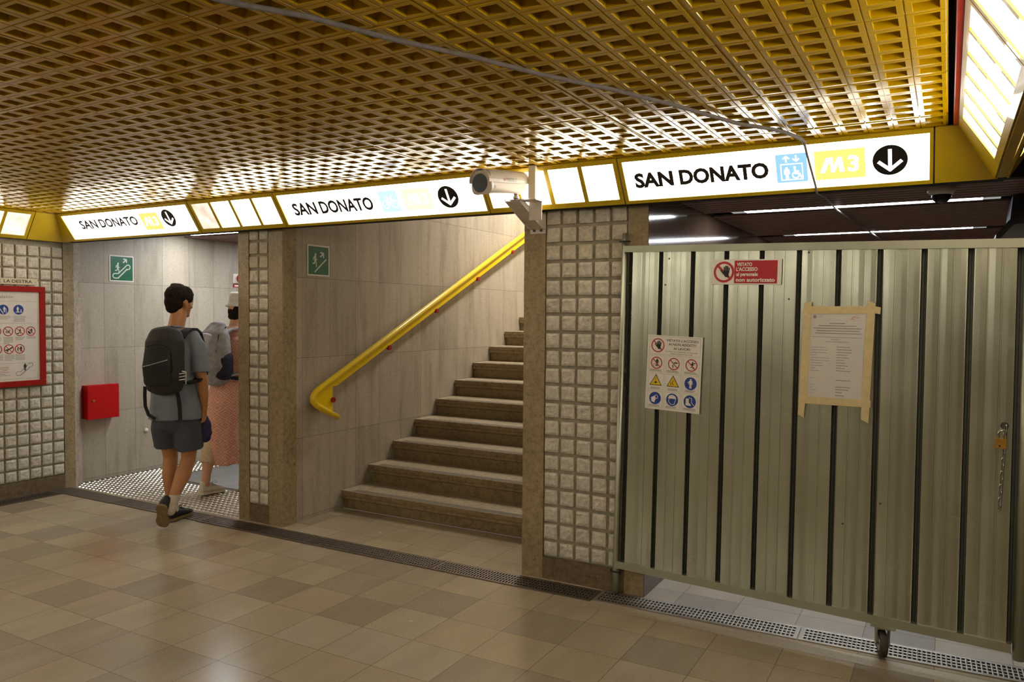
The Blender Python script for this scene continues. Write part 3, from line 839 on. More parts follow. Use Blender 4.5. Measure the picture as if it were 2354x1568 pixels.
def prohibited(x, zc, kind, r=.040, A=None):
    A.ring(x, zc, r*.83, r, 'ringred', 32); A.up()
    if kind == 0: A.line([(x-.018, zc-.010), (x+.006, zc-.010), (x+.014, zc+.014)], .005, 'black'); A.line([(x-.02, zc-.004), (x+.012, zc+.004)], .004, 'black')
    elif kind == 1: A.man(x+.004, zc-.022, .045, 'black', True); A.line([(x-.022, zc-.018), (x-.008, zc-.018)], .008, 'black')
    elif kind == 2: A.poly([(x-.026, zc+.004), (x-.010, zc-.002), (x+.002, zc-.020), (x-.012, zc-.024), (x-.024, zc-.010)], 'black'); A.man(x+.006, zc-.016, .040, 'black')
    elif kind == 3: A.line([(x-.026, zc-.008), (x-.004, zc-.004), (x+.026, zc+.014)], .010, 'black'); A.line([(x-.01, zc-.006), (x-.012, zc-.022)], .008, 'black')
    else: A.man(x+.010, zc-.022, .045, 'black'); A.man(x-.014, zc-.022, .035, 'black', True)
    A.z += 1e-4; A.line([(x-r*.62, zc+r*.62), (x+r*.62, zc-r*.62)], r*.13, 'ringred'); A.z = .0104
for cy, k in ((-.572, 0), (-.479, 1), (-.390, 2), (-.665, 3), (-.758, 1), (-.85, 0)): prohibited(PY(cy), PZ(1.413), k, A=A); lines(PY(cy)-.036, 1.362, (6, 3, 2, 4, 3, 5)[0 if cy == -.572 else 1 if cy == -.479 else 2 if cy == -.39 else 3], .078 if cy != -.39 else .085)
for cy, k in ((-.567, 3), (-.481, 4), (-.66, 0), (-.755, 2)): prohibited(PY(cy), PZ(1.264), k, A=A); lines(PY(cy)-.036, 1.214, 5, .085)
lines(PY(-.80), 1.112, 5, .24, 'ringred', .014); lines(PY(-.80), 1.045, 2, .27)
# escalator drawing
x, z0 = PY(-.44), PZ(1.093)
A.z = .0104; A.man(x+.0, z0-.012, .060, 'black')
pts = [(x-.066, z0-.052), (x-.036, z0-.052)]+[q for k in range(7) for q in ((x-.034+k*.012, z0-.044+k*.010), (x-.024+k*.012, z0-.044+k*.010))]+[(x+.06, z0+.024), (x+.066, z0+.034), (x+.060, z0+.046), (x+.035, z0+.046), (x-.035, z0-.022), (x-.064, z0-.022), (x-.074, z0-.036), (x-.066, z0-.052)]
A.line(pts, .003, 'black')
A.build('print', po)
# strip sign above it
sg = empty('strip_sign', mat=WLm @ Matrix.Translation((-.331, 1.806, .020))); tag(sg, 'narrow cream sign reading TENERE LA DESTRA above the red framed poster', 'sign')
one_box('plate', (-.56, 0, 0), (0, .050, .006), 'cream', sg, .001)
A = Art(['black'], .0066)
A.text('LA·DESTRA', -.272, .012, -.044, .040, 'black', .012); A.text('TENERE', -.462, .012, -.296, .040, 'black', .012)
for x in (-.018, -.54): A.disc(x, .024, .003, 'black', 10)
A.build('lettering', sg)

# ================================================================== METAL GATE
GD = V((.99603, -.0891, 0)); GM = basis((-1.61, -.040, 0), GD, (0, 0, 1), (-.0891, -.99603, 0))
gate = empty('metal_gate', mat=GM); tag(gate, 'tall corrugated galvanised hoarding gate closing the right-hand opening', 'gate')
def lean(s, z): return s+.034*(z/1.95)*max(0, 1-s/1.88)
ztop = lambda s: 1.935-.026*s
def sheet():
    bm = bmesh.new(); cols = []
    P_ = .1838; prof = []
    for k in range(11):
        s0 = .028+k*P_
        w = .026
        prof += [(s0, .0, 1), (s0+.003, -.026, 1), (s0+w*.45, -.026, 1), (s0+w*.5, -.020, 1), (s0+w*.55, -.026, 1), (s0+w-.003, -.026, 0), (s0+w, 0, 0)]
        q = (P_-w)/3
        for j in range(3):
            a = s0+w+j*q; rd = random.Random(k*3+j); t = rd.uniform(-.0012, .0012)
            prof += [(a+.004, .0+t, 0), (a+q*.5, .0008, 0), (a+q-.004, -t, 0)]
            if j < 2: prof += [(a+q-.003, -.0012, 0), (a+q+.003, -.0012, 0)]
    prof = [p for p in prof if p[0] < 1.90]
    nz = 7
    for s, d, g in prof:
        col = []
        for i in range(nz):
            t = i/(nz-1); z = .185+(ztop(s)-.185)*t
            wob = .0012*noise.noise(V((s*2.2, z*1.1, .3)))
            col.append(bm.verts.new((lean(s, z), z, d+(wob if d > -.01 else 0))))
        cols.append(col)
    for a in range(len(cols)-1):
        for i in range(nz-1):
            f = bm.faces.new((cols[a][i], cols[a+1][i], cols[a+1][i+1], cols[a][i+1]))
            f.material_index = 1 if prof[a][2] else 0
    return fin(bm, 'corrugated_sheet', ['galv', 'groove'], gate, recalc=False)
sheet()
bm = bmesh.new()
q = [(.036, 1.935), (1.905, ztop(1.905)-.005), (1.905, ztop(1.905)+.034), (.036, 1.969)]
prism(bm, q, 2, -.032, .010); fin(bm, 'top_rail', 'galv_frame', gate)
bm = bmesh.new(); prism(bm, [(.004, .157), (1.885, .152), (1.885, .192), (.004, .197)], 2, -.032, .010); fin(bm, 'bottom_rail', 'galv_frame', gate)
bm = bmesh.new(); tube(bm, [(.000, .006, -.01), (.000, .14, -.01), (.002, .30, -.01), (.034, 2.040, -.01)], [.021, .019, .0175, .0175], 16, up=V((0, 0, 1))); fin(bm, 'hinge_post', 'galv_frame', gate)
bm = bmesh.new(); tube(bm, [(1.912, .125, -.010), (1.915, 1.93, -.010)], .024, 16); fin(bm, 'end_post', 'galv_frame', gate)
for s, z in ((.001, .135), (.033, 1.995)):
    bm = bmesh.new(); tube(bm, [(s-.030, z+.002, -.004), (s-.02, z, .012), (s+.02, z, .012), (s+.035, z-.002, -.002)], .0045, 8); fin(bm, 'cable_tie', 'tie', gate)
# caster under the gate
cs = bmesh.new(); prism(cs, [(1.335, .147), (1.44, .147), (1.44, .153), (1.335, .153)], 2, -.05, .03); fin(cs, 'caster_plate', 'galv_frame', gate)
bm = bmesh.new()
ca = Matrix.Translation((1.382, .066, -.006)) @ Matrix.Rotation(R(20), 4, 'Y')
def rt(p): return ca @ V(p)
for sx in (-.027, .027):
    vs = [rt((sx+dx, y, z)) for dx in (-.0025, .0025) for y, z in ((-.012, -.014), (-.012, .014), (.075, .024), (.075, -.026))]
    a = [bm.verts.new(v) for v in vs]
    for f_ in ((0, 1, 2, 3), (7, 6, 5, 4), (0, 4, 5, 1), (1, 5, 6, 2), (2, 6, 7, 3), (3, 7, 4, 0)): bm.faces.new([a[i] for i in f_])
a = [bm.verts.new(rt(p)) for p in ((-.03, .073, -.03), (.03, .073, -.03), (.03, .073, .028), (-.03, .073, .028), (-.03, .082, -.03), (.03, .082, -.03), (.03, .082, .028), (-.03, .082, .028))]
for f_ in ((0, 1, 2, 3), (7, 6, 5, 4), (0, 4, 5, 1), (1, 5, 6, 2), (2, 6, 7, 3), (3, 7, 4, 0)): bm.faces.new([a[i] for i in f_])
tube(bm, [rt((-.034, 0, 0)), rt((.034, 0, 0))], .006, 10)
fork = fin(bm, 'caster_fork', 'galv_frame', gate)
bm = bmesh.new()
tube(bm, [rt((-.016, 0, 0)), rt((-.013, 0, 0)), rt((.013, 0, 0)), rt((.016, 0, 0))], [.054, .060, .060, .054], 32)
wh = fin(bm, 'caster_wheel', 'rubber', gate)
bm = bmesh.new(); tube(bm, [rt((-.0175, 0, 0)), rt((.0175, 0, 0))], .034, 24); fin(bm, 'wheel_hub', 'galv_frame', gate)
bm = bmesh.new()
for s, z in ((.072, 1.76), (.30, 1.89), (1.02, 1.895), (.60, 1.52), (.93, 1.67), (1.36, .72), (1.20, .60), (.28, 1.75)): ball(bm, (s, z, .001), (.005, .005, .003), 0, 8, 6)
fin(bm, 'rivets', 'groove', gate)['kind'] = 'stuff'

# padlock and chain
pl = empty('padlock', mat=GM @ Matrix.Translation((1.827, 1.055, .012))); tag(pl, 'brass padlock hanging on the right side of the metal gate', 'padlock')
bm = bmesh.new(); prism(bm, [(-.024, -.024), (.018, -.028), (.022, .012), (-.018, .016)], 2, -.006, .010); fin(bm, 'body', 'brass', pl)
bm = bmesh.new(); tube(bm, [(-.011, .014, .002)]+[(.002+.013*math.cos(R(a)), .036+.013*math.sin(R(a)), .002) for a in range(180, -1, -30)]+[(.016, .012, .002)], .0035, 8); fin(bm, 'shackle', 'chrome', pl)
bm = bmesh.new(); tube(bm, [(-.004, -.016, .0101), (-.004, -.016, .0116)], .004, 10); fin(bm, 'keyhole', 'black', pl)
bm = bmesh.new(); tube(bm, [(0, 0, -.010), (0, 0, .001)], .016, 20); o = fin(bm, 'hole_collar', 'groove', gate); o.location = (1.838, 1.124, .0)
ch = empty('chain', mat=GM @ Matrix.Translation((1.838, 1.118, .010))); tag(ch, 'thin steel chain hanging below the padlock on the gate', 'chain')
def link_mesh():
    bm = bmesh.new(); a = .0065; h = .010
    pts = [(a*math.cos(t), h+a*math.sin(t), 0) for t in [R(k*30) for k in range(0, 7)]]+[(a*math.cos(t), -h+a*math.sin(t), 0) for t in [R(k*30) for k in range(6, 13)]]+[(a, h, 0), (a*.86, h+a*.5, 0)]
    tube(bm, pts, .0026, 6, caps=False); me = bpy.data.meshes.new('link'); bm.to_mesh(me); bm.free(); me.materials.append(MAT['chrome']); return me
lm = link_mesh()
for k in range(13):
    o = bpy.data.objects.new('link', lm); COL.objects.link(o); o.parent = ch
    o.location = (.004-.0012*k, -.005-.0285*k, 0); o.rotation_euler = (0, R(35 if k % 2 else -55), R(-3))

# signs on the gate
s1 = empty('warning_sign', mat=GM @ Matrix.Translation((.538, 1.748, .0095)) @ Matrix.Rotation(R(-1.2), 4, 'Z')); tag(s1, 'red and white VIETATO L\'ACCESSO sign high on the gate', 'sign', 'signs on the metal gate')
w, h = .356, .127
one_box('plate', (0, 0, 0), (w, h, .002), 'white', s1)
A = Art(['signred', 'white', 'ringred', 'black'], .0024)
A.rect(.120, .006, w-.020, h-.006, 'signred'); A.ring(.066, h/2, .042, .054, 'ringred', 48); A.up()
A.line([(.030, h/2+.036), (.102, h/2-.036)], .012, 'ringred'); A.up()
def hand_icon(A, cx, cy, k, m):
    A.poly([(cx-.30*k, cy-.10*k), (cx-.02*k, cy-.50*k), (cx+.26*k, cy-.50*k), (cx+.30*k, cy+.05*k), (cx-.20*k, cy+.10*k)], m); A.z += 1e-5
    for j, (dx, L) in enumerate(((-.15, .42), (-.01, .52), (.13, .48), (.26, .34))): A.line([(cx+dx*k, cy-.05*k), (cx+dx*k+.015*k*j, cy+L*k)], .115*k, m)
    A.line([(cx-.22*k, cy-.18*k), (cx-.46*k, cy+.12*k)], .12*k, m)
hand_icon(A, .076, h/2+.002, .056, 'black')
A.text('VIETATO', .132, .093, .210, .111, 'white', .03); A.text("L'ACCESSO", .130, .068, .238, .088, 'white', .03)
A.text('al personale', .131, .037, .240, .062, 'white', .028); A.text('non autorizzato', .130, .014, .325, .033, 'white', .028)
A.build('print', s1)
s2 = empty('warning_sign', mat=GM @ Matrix.Translation((.175, 1.078, .0095)) @ Matrix.Rotation(R(-2.0), 4, 'Z')); tag(s2, 'white safety board with rows of red, yellow and blue pictograms on the gate', 'sign', 'signs on the metal gate')
w, h = .310, .403
one_box('plate', (0, 0, 0), (w, h, .002), 'white', s2)
A = Art(['grey_ink', 'black', 'ringred', 'signyel', 'blue', 'white'], .0024)
A.frame(.012, .300, .300, .397, .0010, 'grey_ink')
for r_ in range(3):
    for c_ in range(3): A.frame(.012+c_*.099, .010+r_*.097, .012+c_*.099+.090, .010+r_*.097+.090, .0008, 'grey_ink')
A.text("VIETATO L'ACCESSO", .108, .372, .288, .385, 'black', .012); A.text('AI NON ADDETTI', .122, .351, .274, .364, 'black', .012); A.text('AI LAVORI', .150, .329, .242, .342, 'black', .012)
A.text('La ditta non risponde di eventuali', .108, .314, .285, .322, 'black'); A.text('danni a persone e cose', .134, .303, .258, .311, 'black')
A.ring(.060, .348, .032, .038, 'ringred', 36); A.line([(.034, .374), (.086, .322)], .006, 'ringred'); A.up(); hand_icon(A, .064, .350, .044, 'black'); A.z = .0024
rr = random.Random(11)
for c_ in range(3):
    cx = .012+c_*.099+.045
    # row of prohibitions
    cy = .253; A.ring(cx, cy, .0275, .033, 'ringred', 36); A.up()
    if c_ == 0: A.man(cx+.003, cy-.018, .042, 'black'); A.ring(cx-.012, cy-.012, .006, .008, 'black', 14)
    elif c_ == 1: A.line([(cx+.010, cy+.020), (cx+.010, cy+.006)], .002, 'black'); A.line([(cx+.002, cy+.006), (cx+.020, cy+.006)], .006, 'black'); A.man(cx-.004, cy-.024, .022, 'black', True)
    else: A.man(cx+.006, cy-.020, .040, 'black', True); A.line([(cx+.0, cy+.006), (cx+.020, cy+.012)], .005, 'black')
    A.z += 1e-4; A.line([(cx-.021, cy+.021), (cx+.021, cy-.021)], .005, 'ringred'); A.z = .0024
    for j in range(2): A.rect(cx-.038, .214-j*.006, cx+.036*rr.uniform(.6, 1), .2165-j*.006, 'grey_ink')
    cy = .156
    if c_ < 2:
        A.poly([(cx-.036, cy-.026), (cx+.036, cy-.026), (cx, cy+.036)], 'black'); A.up()
        A.poly([(cx-.030, cy-.0225), (cx+.030, cy-.0225), (cx, cy+.029)], 'signyel'); A.up()
        if c_ == 0: A.line([(cx, cy+.016), (cx, cy)], .002, 'black'); A.disc(cx, cy-.009, .008, 'black', 14, .005)
        else: A.line([(cx+.002, cy+.010), (cx-.004, cy-.004), (cx+.004, cy-.016)], .003, 'black'); A.line([(cx-.012, cy-.004), (cx-.010, cy-.016)], .003, 'black')
    else:
        A.disc(cx, cy, .034, 'blue', 36); A.up(); A.man(cx, cy-.024, .050, 'white'); A.line([(cx-.018, cy+.006), (cx+.006, cy+.008)], .003, 'white')
    A.z = .0024
    for j in range(2): A.rect(cx-.030, .117-j*.006, cx+.030*rr.uniform(.6, 1), .1195-j*.006, 'grey_ink')
    cy = .060; A.disc(cx, cy, .034, 'blue', 36); A.up()
    if c_ == 0: A.poly([(cx-.020, cy-.018), (cx-.004, cy-.024), (cx+.004, cy-.004), (cx+.002, cy+.010), (cx-.006, cy+.012), (cx-.024, cy+.002)], 'white'); A.z += 1e-5; A.ring(cx+.006, cy+.008, .008, .011, 'white', 16)
    elif c_ == 1: A.poly([(cx-.024, cy+.006), (cx-.018, cy+.022), (cx, cy+.028), (cx+.018, cy+.020), (cx+.024, cy+.006)], 'white'); A.z += 1e-5; A.line([(cx-.018, cy+.004), (cx-.020, cy-.010), (cx-.008, cy-.024), (cx+.012, cy-.024), (cx+.020, cy+.004)], .003, 'white')
    else: A.poly([(cx-.022, cy+.016), (cx-.006, cy+.018), (cx-.005, cy-.004), (cx+.008, cy-.016), (cx+.006, cy-.022), (cx-.022, cy-.020)], 'white'); A.z += 1e-5; A.line([(cx-.004, cy+.022), (cx+.010, cy+.018), (cx+.010, cy-.004), (cx+.024, cy-.018)], .003, 'white')
    A.z = .0024
    for j in range(2): A.rect(cx-.036, .021-j*.006, cx+.034*rr.uniform(.6, 1), .0235-j*.006, 'grey_ink')
A.build('pictograms', s2)

# taped paper notice
nt = empty('taped_notice', mat=GM @ Matrix.Translation((1.000, 1.165, .0095)) @ Matrix.Rotation(R(-.6), 4, 'Z')); tag(nt, 'printed paper notice in a plastic sleeve fixed to the gate with masking tape', 'notice')
one_box('paper', (.015, .015, 0), (.300, .455, .0015), 'paper', nt)
pm = M_('plastic_sleeve'); pm.base((.8, .8, .78)); pm.set(.25, spec=.8); pm.b.inputs['Alpha'].default_value = .16; pm.bump(pm.noise(pm.coord((1, 1, 1)), 14, 2), .8, .01); MAT['sleeve'] = pm.m
one_box('plastic_sleeve', (.02, .02, .0030), (.295, .450, .0034), 'sleeve', nt)
def tape(pts, z):
    bm = bmesh.new(); prism(bm, pts, 2, z, z+.0006); fin(bm, 'tape_strip', 'tape', nt)
tape([(-.004, .432), (.318, .440), (.340, .436), (.341, .468), (.315, .473), (.0, .470)], .0036)
tape([(-.012, .0), (.030, .002), (.036, .492), (.002, .486)], .0044)
tape([(.272, -.056), (.306, -.072), (.317, .40), (.318, .486), (.285, .498), (.277, .30)], .0052)
tape([(-.010, -.002), (.312, .002), (.312, .036), (-.008, .034)], .0060)
tape([(-.012, -.058), (.016, -.072), (.022, .02), (-.010, .02)], .0068)
A = Art(['grey_ink', 'black', 'ringred'], .0022)
A.disc(.052, .420, .008, 'black', 16); A.rect(.068, .419, .085, .421, 'grey_ink')
A.line([(.214, .412), (.232, .412)], .003, 'ringred'); A.line([(.218, .416), (.236, .424)], .003, 'ringred'); A.line([(.236, .418), (.252, .418)], .003, 'ringred')
rr = random.Random(5)
A.rect(.06, .404, .26, .4048, 'grey_ink')
for k, (a, b) in enumerate(((.12, .19), (.07, .24), (.048, .262), (.062, .255), (.055, .262))): A.rect(a, .388-k*.012, b, .3915-k*.012, 'black')
for k, (a, b) in enumerate(((.040, .262), (.13, .165), (.10, .21))): A.rect(a, .322-k*.011, b, .3248-k*.011, 'grey_ink')
for k in range(10):
    y = .272-k*.0125; A.rect(.040, y, .040+rr.uniform(.02, .09), y+.0025, 'grey_ink'); A.rect(.155, y+.004, .155+rr.uniform(.03, .07), y+.0065, 'black')
for y in (.118, .086, .074, .060, .046): A.rect(.155, y, .155+rr.uniform(.03, .075), y+.0028, 'black'); A.rect(.040, y+.006, .040+rr.uniform(.01, .03), y+.0080, 'grey_ink')
A.build('print', nt)

# ================================================================== CCTV
def frame_from(d, up=V((0, 0, 1))):
    z = d.normalized(); x = up.cross(z).normalized(); y = z.cross(x); return x, y, z
d = V((-.12, -.985, -.10)); x_, y_, z_ = frame_from(d)
CMt = basis((-2.135, -.45, 2.295), x_, y_, z_)
cc = empty('bullet_camera', mat=CMt @ Matrix.Scale(1.2, 4)); tag(cc, 'beige bullet security camera on a wall bracket above the wide pillar', 'camera')
def rr_ring(w, h, r, n=5):
    p = []
    for cx, cy, a0 in ((w-r, -h+r, -90), (w-r, h-r, 0), (-w+r, h-r, 90), (-w+r, -h+r, 180)):
        p += [(cx+r*math.cos(R(a0+k*90/n)), cy+r*math.sin(R(a0+k*90/n))) for k in range(n+1)]
    return p
def loft_z(bm, secs, mi=0, caps=True):
    rings = [[bm.verts.new((x, y, z)) for x, y in pts] for z, pts in secs]
    n = len(rings[0])
    for a, b in zip(rings[:-1], rings[1:]):
        for k in range(n): f = bm.faces.new((a[k], a[(k+1) % n], b[(k+1) % n], b[k])); f.material_index = mi; f.smooth = True
    if caps: bm.faces.new(rings[0][::-1]).material_index = mi; bm.faces.new(rings[-1]).material_index = mi
bm = bmesh.new(); loft_z(bm, [(-.135, rr_ring(.046, .044, .026)), (.120, rr_ring(.046, .044, .026)), (.135, rr_ring(.054, .052, .026)), (.147, rr_ring(.054, .052, .026))]); fin(bm, 'housing', 'camwhite', cc)
bm = bmesh.new()
arc = [(.054*math.cos(R(a)), .052*math.sin(R(a))*1.0+.006) for a in range(-8, 189, 14)]
for z0, z1 in ((-.15, .16),):
    A0 = [bm.verts.new((x, y, z0)) for x, y in arc]; A1 = [bm.verts.new((x, y, z1)) for x, y in arc]
    B0 = [bm.verts.new((x*1.05, y*1.05, z0)) for x, y in arc]; B1 = [bm.verts.new((x*1.05, y*1.05, z1)) for x, y in arc]
    for k in range(len(arc)-1):
        bm.faces.new((A0[k], A0[k+1], A1[k+1], A1[k])); bm.faces.new((B0[k], B1[k], B1[k+1], B0[k+1]))
        bm.faces.new((A1[k], A1[k+1], B1[k+1], B1[k])); bm.faces.new((A0[k], B0[k], B0[k+1], A0[k+1]))
fin(bm, 'sunshield', 'camwhite', cc)
bm = bmesh.new(); tube(bm, [(-.006, -.002, .146), (-.006, -.002, .149)], .041, 28, up=V((0, 1, 0))); fin(bm, 'lens_window', 'glass', cc)
bm = bmesh.new(); tube(bm, [(-.006, -.002, .1492), (-.006, -.002, .1502)], .016, 20, up=V((0, 1, 0))); fin(bm, 'lens', 'beamblack', cc)
A = Art(['grey_ink', 'ringred'], 0); A.text('PROITEL.IT', 0, 0, .075, .016, 'grey_ink'); A.disc(-.012, .008, .006, 'ringred', 14)
ld = (cc.matrix_world.inverted() @ Matrix.Identity(4))
o = A.build('maker_lettering', cc); o.matrix_parent_inverse = Matrix.Identity(4)
o.matrix_basis = basis((.0595, .004, .035), (0, 0, -1), (0, 1, 0), (1, 0, 0))
A = Art(['grey_ink'], 0); A.text('TV', 0, 0, .016, .014, 'grey_ink'); o = A.build('tv_lettering', cc); o.matrix_basis = basis((.0465, -.030, .115), (0, 0, -1), (0, 1, 0), (1, 0, 0))
cam_bracket = empty('camera_bracket', (-2.14, 0, 2.14)); tag(cam_bracket, 'grey metal wall bracket under the bullet camera, bolted to the wide pillar', 'bracket')
bm = bmesh.new(); box(bm, (-.052, -.008, -.075), (.052, -.001, .05), 0, .002); fin(bm, 'wall_plate', 'camwhite', cam_bracket)
bm = bmesh.new()
for sx in (-.040, .050):
    prism(bm, [(-.008, -.050), (-.008, .040), (-.12, .044), (-.33, .090), (-.33, .075), (-.06, -.045)], 0, sx-.002, sx+.002)
prism(bm, [(-.008, -.050), (-.33, .073), (-.33, .078), (-.008, -.044)], 0, -.040, .050)
fin(bm, 'arm', 'camwhite', cam_bracket)
bm = bmesh.new(); box(bm, (-.005, -.34, .078), (.07, -.26, .084)); tube(bm, [(.030, -.33, .08), (.030, -.33, .118)], .012, 12); ball(bm, (.030, -.33, .094), (.018, .018, .014)); fin(bm, 'swivel_joint', 'chrome', cam_bracket)
bm = bmesh.new()
tube(bm, [(.02, -.24, .095), (.030, -.18, .052), (.038, -.10, .034), (.040, -.03, .030)], .010, 10); fin(bm, 'flexible_conduit', 'rubber', cam_bracket)
one_box('riser_plate', (.050, -.212, -.02), (.130, -.205, .100), 'camwhite', cam_bracket, .001)
one_box('top_plate', (.050, -.305, .080), (.140, -.205, .086), 'camwhite', cam_bracket, .001)
for x in (-.022, .024):
    bm = bmesh.new(); tube(bm, [(x, -.008, -.055), (x, -.014, -.055)], .009, 6); fin(bm, 'bolt', 'groove', cam_bracket)
o = one_box('cable_duct', (-.022, -.014, 0), (.022, .014, .182), 'duct', None, .002); o.location = (-2.030, -.282, 2.229); tag(o, 'white vertical cable duct dropping from the yellow ceiling behind the bullet camera', 'duct')
dm = empty('dome_camera', (-.046, .592, 2.279)); tag(dm, 'small dome security camera under the dark slatted ceiling, right of the gate sign', 'camera')
bm = bmesh.new(); tube(bm, [(0, 0, 0), (0, 0, -.030), (0, 0, -.046)], [.066, .066, .052], 28, up=V((0, 1, 0))); fin(bm, 'base', 'camwhite', dm)
bm = bmesh.new(); ball(bm, (0, 0, -.044), (.048, .048, .048), 0, 24, 14); fin(bm, 'dome', 'glass', dm)

# loose cable along the ceiling and down over the sign
bm = bmesh.new()
cp = [(-1.74, -2.95, 2.402), (-1.677, -2.69, 2.398), (-1.56, -2.50, 2.400), (-1.46, -2.257, 2.398), (-1.33, -1.99, 2.400), (-1.219, -1.734, 2.399), (-1.08, -1.46, 2.402), (-.947, -1.152, 2.402), (-.86, -.93, 2.400), (-.791, -.746, 2.400), (-.70, -.60, 2.402), (-.65, -.51, 2.400), (-.61, -.36, 2.400), (-.602, -.290, 2.398)]
cp2 = [(-.601, -.277, 2.385), (-.592, -.255, 2.34), (-.580, -.215, 2.28), (-.566, -.150, 2.205), (-.565, -.130, 2.18), (-.572, -.05, 2.188), (-.60, .45, 2.235), (-.63, 1.10, 2.262), (-.60, 1.9, 2.262), (-.517, 3.37, 2.262), (-.50, 4.6, 2.265)]
tube(bm, cp+cp2[:1], .0085, 8); tube(bm, cp2, .0055, 8)
tag(fin(bm, 'ceiling_cable', 'cable'), 'dusty grey cable sagging across the yellow ceiling and down over the gate sign', 'cable')

# black hanging unit in the passage
bk = empty('hanging_display', (.45, 1.2, 2.27)); tag(bk, 'black hanging metal unit beyond the hanging beam, at the right edge', 'display')
bm = bmesh.new(); prism(bm, [(-.15, .0), (-.16, -.13), (-.225, -.21), (-.24, -.70), (.5, -.70), (.5, 0)], 1, -.15, .25); fin(bm, 'casing', 'beamblack', bk)
bm = bmesh.new(); prism(bm, [(-.14, -.16), (-.205, -.235), (-.215, -.6), (.1, -.6), (.1, -.16)], 1, -.165, -.151); fin(bm, 'front_panel', 'greypanel', bk)

# ================================================================== PEOPLE
hl('skin', (178, 122, 76), .55, vary=.06)
hl('skin_pale', (206, 150, 118), .55, vary=.06)
hl('tshirt', (116, 122, 130), .9, vary=.10, scale=14, bump=.3, bscale=40)
hl('shorts', (66, 68, 80), .85, vary=.10, bump=.3, bscale=30)
hl('sock', (196, 182, 160), .9, vary=.08, scale=60, bump=.4, bscale=200)
hl('shoe_black', (24, 24, 28), .55, vary=.2)
hl('sole_tan', (128, 106, 66), .8, vary=.15, scale=40)
hl('hair', (34, 24, 16), .85, vary=.35, scale=60, spec=.15, bump=.5, bscale=90)
hl('pack_black', (40, 36, 34), .75, vary=.15, scale=20, bump=.3, bscale=60)
hl('pack_dark', (24, 22, 22), .7, vary=.15)
hl('pack_grey', (150, 146, 146), .7, vary=.25, scale=24, bump=.3)
hl('pack_pale', (168, 166, 176), .6, vary=.15, scale=30)
hl('navy', (22, 22, 44), .7)
hl('strap_black', (10, 10, 12), .7)
hl('piping', (150, 146, 138), .5)
hl('hat_white', (226, 224, 210), .7, vary=.05)
hl('shoe_cream', (206, 196, 172), .6, vary=.08)
hl('lace_cream', (200, 176, 140), .8, vary=.2, scale=50, bump=.5, bscale=60)
hl('purple', (40, 30, 66), .8, vary=.6, scale=24)
def pattern_cloth():
    m = M_('pink_patterned_cloth'); v = m.coord(); X, Y, Z = m.sep(v)
    ang = m.math('ARCTAN2', X, Y); u = m.math('MULTIPLY', ang, 1.75); w_ = m.math('MULTIPLY', Z, 10.5)
    fu = m.math('ABSOLUTE', m.math('SUBTRACT', m.math('FRACT', u), .5)); fw_ = m.math('ABSOLUTE', m.math('SUBTRACT', m.math('FRACT', w_), .5))
    dd = m.math('ADD', fu, fw_)
    r = m.math('FRACT', m.math('MULTIPLY', dd, 4.0)); ln = m.math('LESS_THAN', m.math('ABSOLUTE', m.math('SUBTRACT', r, .5)), .13)
    n = m.noise(v, 22, 3)
    base = m.ramp(n, [(.3, lin((214, 158, 134))), (.7, lin((232, 182, 158)))])
    m.base(m.mix(base, lin((186, 106, 86)), m.math('MULTIPLY', ln, .8))); m.set(.85); m.bump(n, .3, .01)
    return m.m
MAT['pattern'] = pattern_cloth()

def limb(bm, secs, side=V((1, 0, 0)), n=16, round0=True, round1=True, mi=0):
    """closed tapered elliptical sweep; secs = [(point, rx, ry)]"""
    P_ = [V(s[0]) for s in secs]; rings = []
    def fr(i):
        t = (P_[min(i+1, len(P_)-1)]-P_[max(i-1, 0)]).normalized()
        s = (side-t*side.dot(t)); s = s.normalized() if s.length > 1e-3 else t.orthogonal().normalized()
        return t, s, t.cross(s)
    def ring(c, rx, ry, s, f): return [bm.verts.new(c+s*math.cos(k*2*math.pi/n)*rx+f*math.sin(k*2*math.pi/n)*ry) for k in range(n)]
    t, s, f = fr(0)
    if round0:
        for a in (75, 50, 25): q = min(secs[0][1], secs[0][2]); rings.append(ring(P_[0]-t*q*math.sin(R(a))*.9, secs[0][1]*math.cos(R(a)), secs[0][2]*math.cos(R(a)), s, f))
    for i, (p, rx, ry) in enumerate(secs):
        t, s, f = fr(i); rings.append(ring(V(p), rx, ry, s, f))
    if round1:
        for a in (25, 50, 75): q = min(secs[-1][1], secs[-1][2]); rings.append(ring(P_[-1]+t*q*math.sin(R(a))*.9, secs[-1][1]*math.cos(R(a)), secs[-1][2]*math.cos(R(a)), s, f))
    for a, b in zip(rings[:-1], rings[1:]):
        for k in range(n): bm.faces.new((a[k], a[(k+1) % n], b[(k+1) % n], b[k])).material_index = mi
    bm.faces.new(rings[0][::-1]).material_index = mi; bm.faces.new(rings[-1]).material_index = mi
